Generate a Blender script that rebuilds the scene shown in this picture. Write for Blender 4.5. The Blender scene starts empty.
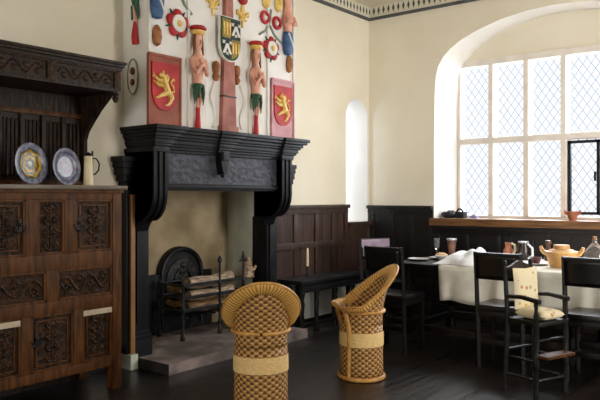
import bpy, bmesh, math, random
from mathutils import Vector, Matrix
PI = math.pi
random.seed(7)
scene = bpy.context.scene
COL = scene.collection

# ------------------------------------------------------------------ materials
def lin(c):
    out = []
    for v in c[:3]:
        v = v / 255.0
        out.append(v / 12.92 if v <= 0.04045 else ((v + 0.055) / 1.055) ** 2.4)
    return (out[0], out[1], out[2], 1.0)

def new_mat(name):
    m = bpy.data.materials.new(name)
    m.use_nodes = True
    nt = m.node_tree
    return m, nt, nt.nodes['Principled BSDF']

def noisy(name, c1, c2, scale=6.0, rough=0.6, bump=0.1, stretch=(1, 1, 1), metallic=0.0, detail=5.0, lo=0.35, hi=0.65, spec=0.5, bump_scale=None):
    m, nt, b = new_mat(name)
    tc = nt.nodes.new('ShaderNodeTexCoord')
    mp = nt.nodes.new('ShaderNodeMapping')
    mp.inputs['Scale'].default_value = stretch
    nz = nt.nodes.new('ShaderNodeTexNoise')
    nz.inputs['Scale'].default_value = scale
    nz.inputs['Detail'].default_value = detail
    cr = nt.nodes.new('ShaderNodeValToRGB')
    cr.color_ramp.elements[0].position = lo
    cr.color_ramp.elements[1].position = hi
    cr.color_ramp.elements[0].color = lin(c1)
    cr.color_ramp.elements[1].color = lin(c2)
    L = nt.links.new
    L(tc.outputs['Object'], mp.inputs['Vector'])
    L(mp.outputs['Vector'], nz.inputs['Vector'])
    L(nz.outputs['Fac'], cr.inputs['Fac'])
    L(cr.outputs['Color'], b.inputs['Base Color'])
    b.inputs['Roughness'].default_value = rough
    b.inputs['Metallic'].default_value = metallic
    b.inputs['Specular IOR Level'].default_value = spec
    if bump > 0:
        bp = nt.nodes.new('ShaderNodeBump')
        bp.inputs['Strength'].default_value = bump
        bp.inputs['Distance'].default_value = 0.02
        src = nz
        if bump_scale:
            src = nt.nodes.new('ShaderNodeTexNoise')
            src.inputs['Scale'].default_value = bump_scale
            src.inputs['Detail'].default_value = 4
            L(mp.outputs['Vector'], src.inputs['Vector'])
        L(src.outputs['Fac'], bp.inputs['Height'])
        L(bp.outputs['Normal'], b.inputs['Normal'])
    return m

def math_node(nt, op, a, b=None):
    n = nt.nodes.new('ShaderNodeMath')
    n.operation = op
    for i, v in enumerate((a, b)):
        if v is None: continue
        if isinstance(v, (int, float)): n.inputs[i].default_value = v
        else: nt.links.new(v, n.inputs[i])
    return n.outputs[0]

def weave(name, dark, light, nu, nv, rough=0.55, sharp=5.0, bias=0.0, bump=0.6):
    """basket weave from the mesh's own UV map: alternating dark and pale strands"""
    m, nt, b = new_mat(name)
    L = nt.links.new
    uv = nt.nodes.new('ShaderNodeUVMap')
    sp = nt.nodes.new('ShaderNodeSeparateXYZ')
    L(uv.outputs['UV'], sp.inputs[0])
    su = math_node(nt, 'SINE', math_node(nt, 'MULTIPLY', sp.outputs['X'], nu * PI))
    sv = math_node(nt, 'SINE', math_node(nt, 'MULTIPLY', sp.outputs['Y'], nv * PI))
    pr = math_node(nt, 'MULTIPLY', su, sv)
    k = math_node(nt, 'ADD', math_node(nt, 'MULTIPLY', pr, sharp), 0.5 + bias)
    k.node.use_clamp = True
    nz = nt.nodes.new('ShaderNodeTexNoise'); nz.inputs['Scale'].default_value = 14
    mix = nt.nodes.new('ShaderNodeMix'); mix.data_type = 'RGBA'
    L(k, mix.inputs[0])
    mix.inputs[6].default_value = lin(dark); mix.inputs[7].default_value = lin(light)
    hs = nt.nodes.new('ShaderNodeHueSaturation')
    L(mix.outputs[2], hs.inputs['Color'])
    L(math_node(nt, 'ADD', math_node(nt, 'MULTIPLY', nz.outputs['Fac'], 0.7), 0.65), hs.inputs['Value'])
    L(hs.outputs['Color'], b.inputs['Base Color'])
    b.inputs['Roughness'].default_value = rough
    bp = nt.nodes.new('ShaderNodeBump'); bp.inputs['Strength'].default_value = bump; bp.inputs['Distance'].default_value = 0.01
    L(math_node(nt, 'ABSOLUTE', pr), bp.inputs['Height'])
    L(bp.outputs['Normal'], b.inputs['Normal'])
    return m

def planks(name, c1, c2, width=0.2, rough=0.3):
    """floorboards running along X"""
    m, nt, b = new_mat(name)
    L = nt.links.new
    tc = nt.nodes.new('ShaderNodeTexCoord')
    sp = nt.nodes.new('ShaderNodeSeparateXYZ'); L(tc.outputs['Object'], sp.inputs[0])
    row = math_node(nt, 'DIVIDE', sp.outputs['Y'], width)
    idx = math_node(nt, 'FLOOR', row)
    fr = math_node(nt, 'FRACT', row)
    wn = nt.nodes.new('ShaderNodeTexWhiteNoise'); wn.noise_dimensions = '1D'; L(idx, wn.inputs['W'])
    cm = nt.nodes.new('ShaderNodeCombineXYZ')
    L(math_node(nt, 'MULTIPLY', sp.outputs['X'], 0.5), cm.inputs[0]); L(math_node(nt, 'MULTIPLY', sp.outputs['Y'], 9), cm.inputs[1]); L(wn.outputs['Value'], cm.inputs[2])
    nz = nt.nodes.new('ShaderNodeTexNoise'); nz.inputs['Scale'].default_value = 2.5; nz.inputs['Detail'].default_value = 7
    L(cm.outputs[0], nz.inputs['Vector'])
    f = math_node(nt, 'ADD', math_node(nt, 'MULTIPLY', wn.outputs['Value'], 0.35), math_node(nt, 'MULTIPLY', nz.outputs['Fac'], 0.65))
    cr = nt.nodes.new('ShaderNodeValToRGB')
    cr.color_ramp.elements[0].color = lin(c1); cr.color_ramp.elements[1].color = lin(c2)
    cr.color_ramp.elements[0].position = 0.3; cr.color_ramp.elements[1].position = 0.75
    L(f, cr.inputs['Fac'])
    gap = math_node(nt, 'GREATER_THAN', math_node(nt, 'ABSOLUTE', math_node(nt, 'SUBTRACT', fr, 0.5)), 0.47)
    mix = nt.nodes.new('ShaderNodeMix'); mix.data_type = 'RGBA'
    L(gap, mix.inputs[0]); L(cr.outputs['Color'], mix.inputs[6]); mix.inputs[7].default_value = lin((8, 7, 7))
    L(mix.outputs[2], b.inputs['Base Color'])
    L(math_node(nt, 'ADD', math_node(nt, 'MULTIPLY', nz.outputs['Fac'], 0.25), rough - 0.1), b.inputs['Roughness'])
    bp = nt.nodes.new('ShaderNodeBump'); bp.inputs['Strength'].default_value = 0.35; bp.inputs['Distance'].default_value = 0.012
    L(math_node(nt, 'SUBTRACT', math_node(nt, 'MULTIPLY', nz.outputs['Fac'], 0.6), gap), bp.inputs['Height'])
    L(bp.outputs['Normal'], b.inputs['Normal'])
    return m

def leaded(name):
    """clear old glass held in a diamond lattice of lead"""
    m, nt, b = new_mat(name)
    L = nt.links.new
    out = nt.nodes['Material Output']
    tc = nt.nodes.new('ShaderNodeTexCoord')
    sp = nt.nodes.new('ShaderNodeSeparateXYZ'); L(tc.outputs['Object'], sp.inputs[0])
    y = math_node(nt, 'DIVIDE', math_node(nt, 'ADD', sp.outputs['Y'], sp.outputs['X']), 0.088)
    z = math_node(nt, 'DIVIDE', sp.outputs['Z'], 0.125)
    def line(v):
        return math_node(nt, 'GREATER_THAN', math_node(nt, 'ABSOLUTE', math_node(nt, 'SUBTRACT', math_node(nt, 'FRACT', v), 0.5)), 0.445)
    k = math_node(nt, 'MAXIMUM', line(math_node(nt, 'ADD', y, z)), line(math_node(nt, 'SUBTRACT', y, z)))
    tr = nt.nodes.new('ShaderNodeBsdfTransparent'); tr.inputs['Color'].default_value = (0.97, 0.98, 1, 1)
    gl = nt.nodes.new('ShaderNodeBsdfGlossy'); gl.inputs['Roughness'].default_value = 0.08
    m1 = nt.nodes.new('ShaderNodeMixShader'); m1.inputs[0].default_value = 0.05
    L(tr.outputs[0], m1.inputs[1]); L(gl.outputs[0], m1.inputs[2])
    b.inputs['Base Color'].default_value = lin((150, 158, 175)); b.inputs['Roughness'].default_value = 0.5
    tl = nt.nodes.new('ShaderNodeBsdfTransparent'); tl.inputs['Color'].default_value = (0.62, 0.66, 0.74, 1)  # lead left pale and see-through to imitate bloom from the bright window
    m3 = nt.nodes.new('ShaderNodeMixShader'); m3.inputs[0].default_value = 0.72
    L(b.outputs[0], m3.inputs[1]); L(tl.outputs[0], m3.inputs[2])
    m2 = nt.nodes.new('ShaderNodeMixShader')
    L(k, m2.inputs[0]); L(m1.outputs[0], m2.inputs[1]); L(m3.outputs[0], m2.inputs[2])
    L(m2.outputs[0], out.inputs['Surface'])
    return m

def glass(name, tint, rough=0.05):
    m, nt, b = new_mat(name)
    b.inputs['Base Color'].default_value = lin(tint)
    b.inputs['Transmission Weight'].default_value = 0.9
    b.inputs['Roughness'].default_value = rough
    b.inputs['IOR'].default_value = 1.35
    return m

def radial(name, stops, petals=0, mix_noise=0.0):
    """concentric painted rings about the object's local Y axis (plates)"""
    m, nt, b = new_mat(name)
    L = nt.links.new
    tc = nt.nodes.new('ShaderNodeTexCoord')
    sp = nt.nodes.new('ShaderNodeSeparateXYZ'); L(tc.outputs['Object'], sp.inputs[0])
    x, z = sp.outputs['X'], sp.outputs['Z']
    r = math_node(nt, 'SQRT', math_node(nt, 'ADD', math_node(nt, 'MULTIPLY', x, x), math_node(nt, 'MULTIPLY', z, z)))
    a = math_node(nt, 'ARCTAN2', z, x)
    w = math_node(nt, 'MULTIPLY', math_node(nt, 'SINE', math_node(nt, 'MULTIPLY', a, float(petals))), 0.004)
    vor = nt.nodes.new('ShaderNodeTexVoronoi'); vor.inputs['Scale'].default_value = 34
    L(tc.outputs['Object'], vor.inputs['Vector'])
    rr = math_node(nt, 'MULTIPLY', math_node(nt, 'ADD', r, w), 1 / 0.15)
    cr = nt.nodes.new('ShaderNodeValToRGB'); cr.color_ramp.interpolation = 'CONSTANT'
    els = cr.color_ramp.elements
    els[0].position = 0; els[0].color = lin(stops[0][1])
    els[1].position = stops[1][0]; els[1].color = lin(stops[1][1])
    for p, c in stops[2:]:
        e = els.new(p); e.color = lin(c)
    L(rr, cr.inputs['Fac'])
    hs = nt.nodes.new('ShaderNodeMix'); hs.data_type = 'RGBA'; hs.blend_type = 'MULTIPLY'
    hs.inputs[0].default_value = mix_noise
    L(cr.outputs['Color'], hs.inputs[6]); L(math_node(nt, 'ADD', math_node(nt, 'MULTIPLY', vor.outputs['Distance'], 1.5), 0.0), hs.inputs[7])
    L(hs.outputs[2], b.inputs['Base Color'])
    b.inputs['Roughness'].default_value = 0.25
    return m

def frieze_mat(name):
    """cream band with a row of dark lozenges, for the painted cornice; object X runs along the band"""
    m, nt, b = new_mat(name)
    L = nt.links.new
    tc = nt.nodes.new('ShaderNodeTexCoord')
    sp = nt.nodes.new('ShaderNodeSeparateXYZ'); L(tc.outputs['Object'], sp.inputs[0])
    u = math_node(nt, 'SUBTRACT', math_node(nt, 'FRACT', math_node(nt, 'DIVIDE', math_node(nt, 'ADD', sp.outputs['X'], sp.outputs['Y']), 0.07)), 0.5)
    v = math_node(nt, 'DIVIDE', math_node(nt, 'SUBTRACT', sp.outputs['Z'], 0.09), 0.065)
    d = math_node(nt, 'ADD', math_node(nt, 'MULTIPLY', math_node(nt, 'ABSOLUTE', u), 2.3), math_node(nt, 'MULTIPLY', math_node(nt, 'ABSOLUTE', v), 0.75))
    k = math_node(nt, 'LESS_THAN', d, 0.62)
    mix = nt.nodes.new('ShaderNodeMix'); mix.data_type = 'RGBA'
    L(k, mix.inputs[0]); mix.inputs[6].default_value = lin((214, 208, 190)); mix.inputs[7].default_value = lin((70, 78, 74))
    L(mix.outputs[2], b.inputs['Base Color']); b.inputs['Roughness'].default_value = 0.8
    return m

M = {}
M['plaster'] = noisy('cream_plaster', (226, 218, 198), (233, 226, 208), 1.6, 0.9, 0.05, bump_scale=14)
M['white_plaster'] = noisy('white_plaster', (230, 228, 224), (238, 236, 232), 3, 0.85, 0.05, bump_scale=18)
M['limewash'] = noisy('limewash', (226, 226, 220), (238, 238, 232), 5, 0.9, 0.15)
M['ceiling'] = noisy('ceiling_plaster', (214, 205, 188), (224, 216, 200), 3, 0.9, 0.1)
M['floor'] = planks('dark_floorboards', (16, 13, 12), (44, 36, 33), 0.21, 0.3)
M['black_oak'] = noisy('black_oak', (7, 6, 6), (16, 13, 13), 5, 0.48, 0.2, (1, 1, 6), spec=0.3)
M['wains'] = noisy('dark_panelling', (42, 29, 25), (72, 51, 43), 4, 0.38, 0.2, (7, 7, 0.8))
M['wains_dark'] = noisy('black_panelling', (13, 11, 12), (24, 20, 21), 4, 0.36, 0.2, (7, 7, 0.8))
M['oak'] = noisy('carved_oak', (58, 33, 13), (102, 62, 27), 5, 0.45, 0.2, (6, 6, 0.9), spec=0.2)
M['oak_panel'] = noisy('carved_oak_panel', (24, 16, 10), (72, 45, 23), 34, 0.5, 0.6, (1, 1, 1), spec=0.2)
M['oak_dark'] = noisy('smoked_oak', (22, 16, 13), (50, 35, 25), 9, 0.45, 0.35, (4, 4, 1), spec=0.25)
M['oak_top'] = noisy('sheen_oak_top', (84, 72, 58), (116, 100, 82), 4, 0.35, 0.1, (0.8, 8, 8))  # pale sheen of the top board is painted into this colour
M['sill_oak'] = noisy('sill_oak', (98, 64, 36), (132, 92, 56), 5, 0.45, 0.1, (8, 0.8, 8))
M['post_oak'] = noisy('tan_oak_post', (128, 86, 44), (158, 110, 62), 5, 0.5, 0.1, (8, 8, 0.8))
M['mantel'] = noisy('black_mantel', (9, 10, 13), (19, 20, 25), 7, 0.45, 0.25, spec=0.22)
M['mantel_panel'] = noisy('mottled_slate', (26, 28, 36), (78, 80, 92), 16, 0.5, 0.5, (1, 1, 1.4), lo=0.3, hi=0.75, spec=0.3)
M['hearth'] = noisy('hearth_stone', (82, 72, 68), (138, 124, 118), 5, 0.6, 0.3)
M['hearth_shaded'] = noisy('hearth_stone_shaded', (30, 26, 26), (52, 46, 44), 6, 0.7, 0.3)  # darker copy of the hearth stone, shade painted into the colour
M['soot'] = noisy('smoked_plaster', (150, 133, 104), (194, 176, 144), 2.6, 0.9, 0.2)
M['flue_stone'] = noisy('grey_stone', (176, 182, 166), (222, 226, 212), 4, 0.8, 0.2, (1, 1, 0.4))
M['iron'] = noisy('black_iron', (16, 17, 20), (40, 42, 48), 12, 0.5, 0.3, metallic=0.4)
M['iron_plate'] = noisy('cast_iron_relief', (24, 25, 28), (66, 66, 68), 24, 0.5, 0.7, metallic=0.3)
M['log'] = noisy('pale_log', (112, 88, 70), (202, 178, 150), 9, 0.8, 0.4, (1, 6, 6))
M['log2'] = noisy('tan_log', (84, 62, 42), (156, 122, 80), 9, 0.8, 0.4, (1, 6, 6))
M['red'] = noisy('heraldic_red', (158, 18, 24), (190, 32, 36), 6, 0.6, 0.05)
M['gold'] = noisy('gilding', (214, 172, 76), (242, 212, 128), 14, 0.45, 0.2)
M['plaque_brown'] = noisy('red_brown_paint', (138, 74, 56), (164, 94, 74), 6, 0.7, 0.1)
M['plaque_pink'] = noisy('pink_brown_paint', (186, 134, 140), (214, 166, 172), 6, 0.7, 0.1)
M['obelisk'] = noisy('porphyry_paint', (142, 84, 74), (176, 116, 102), 7, 0.7, 0.1)
M['skin'] = noisy('painted_flesh', (206, 144, 122), (230, 176, 152), 12, 0.6, 0.1)
M['hair'] = noisy('brown_paint', (92, 52, 30), (140, 84, 46), 14, 0.6, 0.2)
M['green'] = noisy('green_paint', (20, 60, 44), (44, 92, 66), 12, 0.6, 0.1)
M['blue'] = noisy('blue_paint', (40, 74, 122), (74, 108, 152), 12, 0.6, 0.1)
M['black_paint'] = noisy('black_paint', (16, 20, 26), (30, 34, 42), 9, 0.5, 0.05)
M['white_paint'] = noisy('white_paint', (218, 214, 206), (234, 230, 222), 8, 0.7, 0.05)
M['olive'] = noisy('olive_gold', (120, 104, 40), (160, 136, 56), 9, 0.6, 0.05)
M['ribbon'] = noisy('grey_green_ribbon', (110, 124, 116), (150, 160, 150), 8, 0.7, 0.05)
M['cone'] = noisy('brown_cone', (120, 74, 40), (176, 116, 66), 20, 0.6, 0.4)
M['weave'] = weave('two_tone_wicker', (104, 68, 34), (214, 164, 94), 40, 44, sharp=1.2, bias=-0.02)
M['weave_light'] = weave('pale_wicker', (228, 184, 112), (248, 216, 154), 88, 60, sharp=1.2, bias=0.2, bump=0.3)
M['wrap'] = weave('wrapped_wicker', (150, 98, 40), (216, 160, 84), 96, 0, sharp=2.0)
M['cane'] = noisy('cane', (182, 128, 60), (222, 170, 94), 18, 0.5, 0.2)
def wrap_mat(name, dark, light, nu):
    m, nt, b = new_mat(name); L = nt.links.new
    uv = nt.nodes.new('ShaderNodeUVMap'); sp = nt.nodes.new('ShaderNodeSeparateXYZ'); L(uv.outputs['UV'], sp.inputs[0])
    s = math_node(nt, 'SINE', math_node(nt, 'MULTIPLY', sp.outputs['X'], nu * 2 * PI))
    k = math_node(nt, 'ADD', math_node(nt, 'MULTIPLY', s, 0.9), 0.75); k.node.use_clamp = True
    mix = nt.nodes.new('ShaderNodeMix'); mix.data_type = 'RGBA'; L(k, mix.inputs[0])
    mix.inputs[6].default_value = lin(dark); mix.inputs[7].default_value = lin(light)
    L(mix.outputs[2], b.inputs['Base Color']); b.inputs['Roughness'].default_value = 0.5
    bp = nt.nodes.new('ShaderNodeBump'); bp.inputs['Strength'].default_value = 0.5; bp.inputs['Distance'].default_value = 0.008
    L(s, bp.inputs['Height']); L(bp.outputs['Normal'], b.inputs['Normal'])
    return m
M['wrap'] = wrap_mat('wrapped_wicker_roll', (200, 140, 62), (244, 194, 108), 40)
M['leather'] = noisy('black_leather', (8, 7, 9), (17, 15, 18), 12, 0.3, 0.1, spec=0.35)
M['leather_sheen'] = noisy('painted_sheen_leather', (136, 116, 136), (164, 146, 166), 9, 0.3, 0.05)  # window light reflected on black leather, put into the colour
M['cloth'] = noisy('white_linen', (222, 219, 208), (238, 235, 224), 10, 0.85, 0.1)
M['napkin'] = noisy('bright_linen', (232, 236, 244), (246, 248, 252), 8, 0.85, 0.1)
M['terracotta'] = noisy('buff_earthenware', (196, 146, 86), (230, 186, 122), 7, 0.5, 0.1)
M['clay'] = noisy('terracotta', (150, 88, 60), (188, 124, 92), 9, 0.6, 0.1)
M['pewter'] = noisy('pewter', (168, 166, 172), (208, 206, 210), 9, 0.3, 0.05, metallic=0.6)
M['horn'] = noisy('horn_beaker', (96, 64, 50), (156, 116, 96), 8, 0.35, 0.05)
M['ivory'] = noisy('ivory', (216, 200, 160), (236, 224, 190), 7, 0.5, 0.05)
M['dark_ware'] = noisy('dark_glazed_ware', (26, 20, 20), (58, 44, 40), 9, 0.25, 0.05)
M['brown_ware'] = noisy('brown_glazed_ware', (70, 44, 30), (112, 76, 54), 9, 0.3, 0.05)
M['redware'] = noisy('dark_red_ware', (72, 22, 28), (110, 40, 44), 9, 0.35, 0.05)
M['bread'] = noisy('tan_crust', (170, 126, 80), (206, 170, 120), 18, 0.8, 0.3)
M['bottle'] = glass('smoky_bottle_glass', (238, 230, 226), 0.04)
M['clear'] = glass('clear_glass', (225, 230, 232), 0.04)
M['black_cloth'] = noisy('black_cloth', (14, 16, 24), (34, 36, 48), 14, 0.8, 0.3)
M['purple'] = noisy('lilac_paper', (150, 142, 190), (186, 180, 216), 12, 0.8, 0.1)
M['stone'] = noisy('mullion_stone', (222, 214, 206), (236, 230, 222), 6, 0.8, 0.15)
M['glazing'] = leaded('leaded_glass')
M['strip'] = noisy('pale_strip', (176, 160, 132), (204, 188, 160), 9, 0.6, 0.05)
M['cornice_line'] = noisy('grey_moulding', (70, 72, 78), (92, 94, 98), 6, 0.7, 0.05)
M['frieze'] = frieze_mat('painted_cornice')
def floral(name):
    m, nt, b = new_mat(name); L = nt.links.new
    tc = nt.nodes.new('ShaderNodeTexCoord')
    v = nt.nodes.new('ShaderNodeTexVoronoi'); v.inputs['Scale'].default_value = 19; v.inputs['Randomness'].default_value = 0.9
    L(tc.outputs['Object'], v.inputs['Vector'])
    k = math_node(nt, 'LESS_THAN', v.outputs['Distance'], 0.27)
    cr = nt.nodes.new('ShaderNodeValToRGB'); cr.color_ramp.interpolation = 'CONSTANT'
    cr.color_ramp.elements[0].color = lin((222, 209, 176)); cr.color_ramp.elements[1].position = 0.35; cr.color_ramp.elements[1].color = lin((190, 124, 92))
    e = cr.color_ramp.elements.new(0.5); e.color = lin((206, 164, 62))
    e = cr.color_ramp.elements.new(0.68); e.color = lin((178, 164, 124))
    sp = nt.nodes.new('ShaderNodeSeparateColor'); L(v.outputs['Color'], sp.inputs[0]); L(sp.outputs[0], cr.inputs['Fac'])
    mix = nt.nodes.new('ShaderNodeMix'); mix.data_type = 'RGBA'; L(k, mix.inputs[0])
    mix.inputs[6].default_value = lin((222, 209, 176)); L(cr.outputs['Color'], mix.inputs[7])
    L(mix.outputs[2], b.inputs['Base Color']); b.inputs['Roughness'].default_value = 0.85
    return m
M['floral'] = floral('floral_cushion_cotton')
M['plate_a'] = radial('painted_plate', [(0, (214, 204, 190)), (0.13, (96, 110, 96)), (0.24, (206, 168, 62)), (0.40, (98, 106, 80)), (0.50, (204, 160, 58)), (0.62, (84, 92, 86)), (0.70, (128, 130, 152)), (0.92, (96, 98, 122))], 7, 0.7)
M['plate_b'] = radial('blue_plate', [(0, (132, 124, 134)), (0.18, (150, 96, 84)), (0.30, (116, 118, 134)), (0.50, (150, 150, 166)), (0.62, (88, 94, 120)), (0.76, (132, 132, 152)), (0.92, (92, 94, 118))], 5, 0.6)

# ------------------------------------------------------------------ mesh builder
class B:
    def __init__(s): s.bm = bmesh.new(); s.mi = 0; s.mx = Matrix.Identity(4)
    def _add(s, verts, faces, uvs=None):
        vs = [s.bm.verts.new(s.mx @ Vector(v)) for v in verts]
        out = []
        for f in faces:
            try:
                fc = s.bm.faces.new([vs[i] for i in f]); fc.material_index = s.mi; out.append(fc)
            except ValueError: pass
        return vs, out
    def box(s, x0, x1, y0, y1, z0, z1, bev=0.0):
        x0, x1 = min(x0, x1), max(x0, x1); y0, y1 = min(y0, y1), max(y0, y1); z0, z1 = min(z0, z1), max(z0, z1)
        v = [(x, y, z) for z in (z0, z1) for y in (y0, y1) for x in (x0, x1)]
        f = [(0, 2, 3, 1), (4, 5, 7, 6), (0, 1, 5, 4), (2, 6, 7, 3), (0, 4, 6, 2), (1, 3, 7, 5)]
        vs, fs = s._add(v, f)
        if bev > 0:
            ed = list({e for fc in fs for e in fc.edges})
            r = bmesh.ops.bevel(s.bm, geom=ed, offset=bev, segments=2, affect='EDGES', profile=0.7)
            for fc in r['faces']: fc.material_index = s.mi
        return s
    def tube(s, pts, r, n=8, closed=False, flat=None):
        pts = [Vector(p) for p in pts]
        N = len(pts)
        rs = r if isinstance(r, (list, tuple)) else [r] * N
        rings = []
        up = None
        for i, p in enumerate(pts):
            if closed: t = pts[(i + 1) % N] - pts[i - 1]
            else: t = pts[min(i + 1, N - 1)] - pts[max(i - 1, 0)]
            t.normalize()
            if up is None:
                up = Vector((0, 0, 1)) if abs(t.z) < 0.9 else Vector((1, 0, 0))
            a = t.cross(up)
            if a.length < 1e-5: a = t.cross(Vector((1, 0, 0)))
            a.normalize(); bb = a.cross(t).normalized(); up = bb
            rings.append([p + (a * math.cos(2 * PI * k / n) + bb * math.sin(2 * PI * k / n)) * rs[i] for k in range(n)])
        verts = [v for rg in rings for v in rg]
        faces = []
        m = N if closed else N - 1
        for i in range(m):
            j = (i + 1) % N
            for k in range(n):
                faces.append((i * n + k, i * n + (k + 1) % n, j * n + (k + 1) % n, j * n + k))
        if not closed:
            faces.append(tuple(range(n))[::-1]); faces.append(tuple((N - 1) * n + k for k in range(n)))
        s._add(verts, faces)
        return s
    def lathe(s, prof, c=(0, 0, 0), n=20, sx=1.0, sy=1.0, axis='Z', wob=None):
        verts = []; faces = []
        for (r, z) in prof:
            for k in range(n):
                a = 2 * PI * k / n
                x, y = r * math.cos(a) * sx, r * math.sin(a) * sy
                if axis == 'Z': p = (c[0] + x, c[1] + y, c[2] + z)
                elif axis == 'Y': p = (c[0] + x, c[1] - z, c[2] + y)
                else: p = (c[0] + z, c[1] + x, c[2] + y)
                verts.append(p)
        m = len(prof)
        for i in range(m - 1):
            for k in range(n):
                faces.append((i * n + k, i * n + (k + 1) % n, (i + 1) * n + (k + 1) % n, (i + 1) * n + k))
        if prof[0][0] > 1e-6: faces.append(tuple(range(n))[::-1])
        if prof[-1][0] > 1e-6: faces.append(tuple((m - 1) * n + k for k in range(n)))
        s._add(verts, faces)
        return s
    def prism(s, poly, o, ax, ay, depth):
        """poly in 2D (a,b) placed at o + a*ax + b*ay, extruded along depth vector"""
        o, ax, ay, d = Vector(o), Vector(ax), Vector(ay), Vector(depth)
        n = len(poly)
        v = [o + ax * p[0] + ay * p[1] for p in poly] + [o + ax * p[0] + ay * p[1] + d for p in poly]
        f = [tuple(range(n))[::-1], tuple(range(n, 2 * n))] + [(i, (i + 1) % n, (i + 1) % n + n, i + n) for i in range(n)]
        s._add(v, f)
        return s
    def ball(s, c, r, n=12, m=8):
        r = r if isinstance(r, (tuple, list)) else (r, r, r)
        verts = [(c[0], c[1], c[2] - r[2])]; faces = []
        for i in range(1, m):
            t = -PI / 2 + PI * i / m
            for k in range(n):
                a = 2 * PI * k / n
                verts.append((c[0] + r[0] * math.cos(t) * math.cos(a), c[1] + r[1] * math.cos(t) * math.sin(a), c[2] + r[2] * math.sin(t)))
        verts.append((c[0], c[1], c[2] + r[2])); top = len(verts) - 1
        for k in range(n):
            faces.append((0, 1 + (k + 1) % n, 1 + k)); faces.append((top, 1 + (m - 2) * n + k, 1 + (m - 2) * n + (k + 1) % n))
        for i in range(m - 2):
            for k in range(n):
                a = 1 + i * n
                faces.append((a + k, a + (k + 1) % n, a + n + (k + 1) % n, a + n + k))
        s._add(verts, faces)
        return s
    def grid(s, rows, closed=False, uv=None):
        """rows: list of equal-length point lists; optional uv rows"""
        m, n = len(rows), len(rows[0])
        verts = [p for r in rows for p in r]
        vs = [s.bm.verts.new(s.mx @ Vector(v)) for v in verts]
        lay = s.bm.loops.layers.uv.verify() if uv else None
        for i in range(m - 1):
            for k in range(n if closed else n - 1):
                ids = [(i, k), (i, k + 1), (i + 1, k + 1), (i + 1, k)]
                try:
                    f = s.bm.faces.new([vs[a * n + (b % n)] for a, b in ids])
                except ValueError: continue
                f.material_index = s.mi
                if uv:
                    for lp, (a, b) in zip(f.loops, ids):
                        lp[lay].uv = uv(a, b)
        return s
    def build(s, name, mats, parent=None, smooth=35, recalc=True):
        if recalc: bmesh.ops.recalc_face_normals(s.bm, faces=s.bm.faces)
        me = bpy.data.meshes.new(name)
        s.bm.to_mesh(me); s.bm.free()
        for m in (mats if isinstance(mats, (list, tuple)) else [mats]): me.materials.append(m)
        if smooth:
            me.shade_smooth(); me.set_sharp_from_angle(angle=math.radians(smooth))
        o = bpy.data.objects.new(name, me); COL.objects.link(o)
        if parent: o.parent = parent
        return o

def tag(o, label=None, cat=None, group=None, kind=None):
    if label: o['label'] = label
    if cat: o['category'] = cat
    if group: o['group'] = group
    if kind: o['kind'] = kind
    return o
def thing(name, loc, label, cat, rz=0.0, group=None):
    o = bpy.data.objects.new(name, None); COL.objects.link(o)
    o.empty_display_size = 0.1
    o.location = loc; o.rotation_euler = (0, 0, rz)
    return tag(o, label, cat, group)
def struct(o): o['kind'] = 'structure'; return o
def copy_tree(o, parent=None):
    c = o.copy(); COL.objects.link(c)
    if parent: c.parent = parent
    for ch in list(o.children): copy_tree(ch, c)
    return c

# ================================================================== SETTING
CEIL = 3.78
XB, YB = -9.6, -7.2        # far ends of the room behind the camera
BL, BR, BY = -3.748, -1.89, -0.316      # chimney breast
def holed_face(b, outer, holes, put):
    edges = []
    for lp in [outer] + holes:
        vs = [b.bm.verts.new(put(p)) for p in lp]
        for i in range(len(vs)): edges.append(b.bm.edges.new((vs[i], vs[(i + 1) % len(vs)])))
    bmesh.ops.triangle_fill(b.bm, edges=edges, use_beauty=True, use_dissolve=False)

# floor
b = B(); b.box(XB, 0.4, YB, 0.55, -0.06, 0.0); struct(b.build('floor', M['floor'], smooth=0))
b = B(); b.box(XB, 0.4, YB, 0.4, CEIL, CEIL + 0.05)
ce = struct(b.build('ceiling', M['ceiling'], smooth=0))
b = B()   # low plaster ribs of the ceiling
for k in range(6):
    for j in range(5):
        cx, cy = -0.75 - k * 1.3, -0.75 - j * 1.3
        pts = [(cx + 0.5 * math.cos(t * PI / 12) * (1 + 0.18 * math.cos(t * PI / 3)), cy + 0.5 * math.sin(t * PI / 12) * (1 + 0.18 * math.cos(t * PI / 3)), CEIL) for t in range(24)]
        b.tube(pts, 0.022, 6, closed=True)
b.build('ceiling_rib', M['ceiling'], ce)

# left wall (fireplace wall) with fireplace opening and niche
FX0, FX1, FZ = -3.58, -2.0, 1.60
NX0, NX1, NZ0 = -0.51, -0.035, 1.10
nr = (NX1 - NX0) / 2; ncx = (NX0 + NX1) / 2
niche = [(NX0, NZ0), (NX1, NZ0)] + [(ncx + nr * math.cos(t * PI / 14), 2.37 + nr * math.sin(t * PI / 14)) for t in range(15)]
b = B()
holed_face(b, [(XB, 0), (FX0, 0), (FX0, FZ), (FX1, FZ), (FX1, 0), (0, 0), (0, CEIL), (XB, CEIL)], [niche], lambda p: (p[0], 0, p[1]))
# niche reveals splay a little towards the outside light
ND = 0.55
b.mi = 1
outer = [(p[0] + (0.06 if p[0] < ncx else 0.0), ND, p[1]) for p in niche]
b.grid([[(p[0], 0, p[1]) for p in niche], outer], closed=True)
wl = struct(b.build('wall_left', [M['plaster'], M['white_plaster']], smooth=30))
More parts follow.
